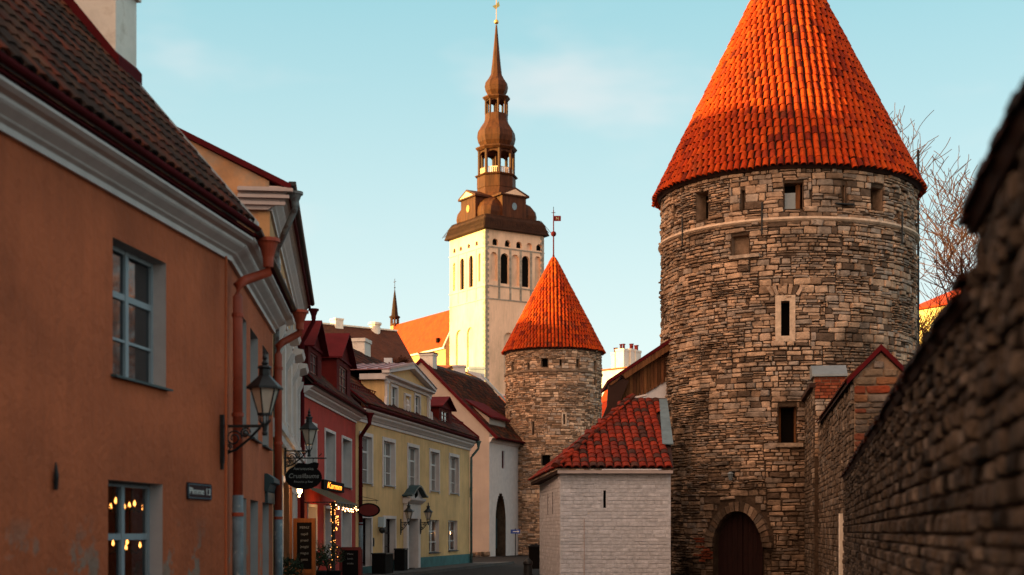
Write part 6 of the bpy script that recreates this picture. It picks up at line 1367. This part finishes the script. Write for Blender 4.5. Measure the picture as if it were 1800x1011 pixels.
# menu board, a-board, planters, bins
def board(name, label, loc, rz, w, h, frame, lines, head=None, lean=.0, thick=.05, body=''):
    t = thing(name, label, 'menu board', loc, rz)
    m = MB().box(-w / 2, -w / 2 + .09, -thick, 0, 0, h).box(w / 2 - .09, w / 2, -thick, 0, 0, h).box(-w / 2 + .09, w / 2 - .09, -thick, 0, h - .1, h).box(-w / 2 + .09, w / 2 - .09, -thick, 0, .62 if h > 1.5 else .05, .72 if h > 1.5 else .14)
    if h > 1.5: m.box(-w / 2 + .09, w / 2 - .09, -thick * .6, 0, .02, .62)
    m.build('frame', frame, t); MB().box(-w / 2 + .09, w / 2 - .09, -thick * .6, -thick * .2, .72 if h > 1.5 else .14, h - .1).build('panel', 'black_paint', t)
    z = h - .22
    for s_ in lines: text(s_, .085, t, TXT(0, -thick * .6 - .004, z), 'letter_grey', .002); z -= .15
    return t
p = pt(536, 1011, 33.5); b = board('menu_board', 'tall orange wood menu board with black panel by the shop door', (p.x, 33.5, 0), -.25, .56, 1.92, 'wood_orange', ['MENU', 'supid', 'praed', 'joogid', 'magus', 'pasta'])
p = pt(616, 1000, 45); b = board('menu_board', 'low red framed chalk menu board on the pavement by the yellow house', (p.x, 45.0, 0), -.1, .70, 1.12, 'frame_red', ['Menu', 'lunch', 'drinks'])
MB().box(-.33, .33, .25, .29, 0, 1.05).build('back_leg', 'frame_red', b)
def shrub(label, loc, r, h, seed, n=420):
    t = thing('potted_shrub', label, 'plant', loc, 0, 'potted shrubs before the red house'); rr = random.Random(seed)
    MB().lathe([(r * .55, 0), (r * .72, .42), (r * .76, .42), (r * .76, .47), (r * .6, .47)], 14).build('pot', 'black_paint', t)
    m = MB()
    for i in range(n):
        a, e, q = rr.uniform(0, 6.28), math.acos(rr.uniform(-.6, 1)), rr.uniform(.4, 1) ** .5; p = Vector((math.sin(e) * math.cos(a) * r * q, math.sin(e) * math.sin(a) * r * q, .5 + h * .5 + math.cos(e) * h * .5 * q))
        u = Vector((rr.uniform(-1, 1), rr.uniform(-1, 1), rr.uniform(-.4, 1))).normalized(); w_ = u.cross(Vector((rr.uniform(-1, 1), rr.uniform(-1, 1), .3))).normalized(); l = rr.uniform(.05, .11)
        m.add([p, p + u * l * .5 + w_ * l * .25, p + u * l, p + u * l * .5 - w_ * l * .25], [(0, 1, 2, 3)])
    for i in range(10): 
        a = rr.uniform(0, 6.28); m.tube([(0, 0, .4), (math.cos(a) * r * .5, math.sin(a) * r * .5, .5 + h * .7), (math.cos(a) * r * .8, math.sin(a) * r * .8, .5 + h * 1.15)], [.012, .008, .004], 4)
    m.build('leaves', 'leaf', t)
p = pt(578, 1011, 41.5); shrub('bushy dark potted shrub with twigs before the red house window', (p.x, 41.5, 0), .5, .75, 4)
p = pt(556, 1011, 40.5); shrub('low dark potted shrub right beside the wooden menu board', (p.x, 40.5, 0), .40, .5, 6)
p = pt(506, 1011, 31); shrub('dark potted shrub left of the wooden menu board', (p.x, 31, 0), .36, .55, 7)
p = pt(705, 990, 55.2); t = thing('litter_bin', 'black box bin beside the white portal', 'bin', (p.x, 55.2, .1), FY.rot); MB().box(-.25, .25, -.2, .2, 0, .80).build('body', 'black_paint', t); MB().box(-.27, .27, -.22, .22, .802, .86).build('lid', 'iron', t)
p = pt(672, 990, 51.0); t = thing('planter_box', 'dark wooden planter box under the red oval sign', 'planter', (p.x, 51.2, .0), FY.rot); MB().box(-.55, .5, -.25, .25, 0, .80).build('box', 'black_paint', t); MB().box(-.58, .53, -.28, .28, .802, .84).build('rim', 'iron', t)
p = pt(928, 1000, 47); t = thing('bollard', 'black cast iron bollard on the road before the small tower', 'bollard', (p.x, 47, 0)); MB().lathe([(.20, 0), (.20, .12), (.15, .16), (.135, .5), (.16, .54), (.15, .62), (.06, .72)], 14).build('body', 'iron', t); MB().lathe([(.17, .16), (.17, .2), (.13, .22)], 14).build('collar', 'iron', t)
p = pt(946, 990, 62); t = thing('litter_bin', 'dark round bin beside the corner of the whitewashed annexe', 'bin', (p.x - .1, 62, 0)); MB().lathe([(.28, 0), (.32, .9), (.34, .9), (.34, .97), (.2, 1.05)], 14).build('body', 'black_paint', t); MB().lathe([(.08, 1.04), (.06, 1.1)], 8).build('knob', 'iron', t)
p = pt(906, 934.5, 90); t = thing('street_sign', 'blue street sign on a thin post before the small tower', 'sign', (p.x, 90, 0)); MB().tube([(0, 0, 0), (0, 0, p.z + .2)], .03, 8).build('post', 'iron', t); MB().box(-.30, .30, -.05, -.03, p.z - .13, p.z + .13).build('plate', 'blue_sign', t); MB().box(-.16, .16, -.055, -.051, p.z - .02, p.z + .02).add([(.14, -.055, p.z - .07), (.24, -.055, p.z), (.14, -.055, p.z + .07)], [(0, 1, 2)]).build('arrow', 'letter_white', t)
# lit shop doorway in the ochre house
x_ = FC.at(499, 900)[0]; DW = MB().box(-.10, .02, -.12, .0, .1, 2.75).box(1.5, 1.62, -.12, 0, .1, 2.75).box(.021, 1.499, -.12, 0, 2.62, 2.75).build('door_frame', 'wood_orange', C_); DW.location = (x_, -.002, 0)
lp = thing('doorway_lamp', 'glowing bracket lamp lighting the golden shop doorway', 'lamp', FC.w(x_ + .25, -.34, 2.45), FC.rot); MB().lathe([(.02, 0), (.055, .05), (.06, .12), (.02, .18)], 10).build('bulb', 'bulb', lp); MB().box(-.02, .02, 0, .34, .18, .21).lathe([(.10, .15), (.03, .24)], 10).build('bracket', 'iron', lp)
for o_, e_ in ((lp, 14), (AWN, 9)):
    l_ = bpy.data.lights.new('lamp_light', 'POINT'); l_.energy = e_; l_.color = (1, .55, .22); l_.shadow_soft_size = .06; lo = bpy.data.objects.new('lamp_light', l_); COL.objects.link(lo); lo.parent = o_; lo.location = (.0, -.08, .06) if o_ is lp else (1.6, -.75, -.35)

# ------------------------------------------------------------------ unseen town houses added on the sun side to keep the lane in shade
shade_row = [(-38, 10, 12, 16), (-27, 10, 12, 16), (-16.5, 10, 11.5, 15), (-5.5, 10, 10.5, 14), (5.2, 10, 10.5, 14.3), (16.5, 9, 13.5, 18), (26.5, 10.6, 18.9, 24.2), (38, 10, 19.0, 24.3), (49, 10, 18.4, 23.6), (60, 10, 17.2, 22.2), (71, 10, 17.2, 22.2), (82, 10.6, 17.4, 22.4)]
tone = [('cream', 'cream'), ('ochre', 'ochre'), ('white_wall', 'white'), ('yellow', 'yellow')]
for i, (y_, l_, ze_, zr_) in enumerate(shade_row):
    simple_house('shade_town_house', 'unseen tall %s town house added for shade, %s from the near end of the row' % (tone[i % 4][1], 'first second third fourth fifth sixth seventh eighth ninth tenth eleventh twelfth'.split()[i]), (-42, y_), (0, 1), l_ + .9, 12, ze_, zr_, tone[i % 4][0], 'brown_roof', group='added shade row of town houses',
                 wins=[(a, a + 1.1, z, z + 1.7) for z in (3, 6.5, 10) for a in (1.5, 4.6, 7.7)])
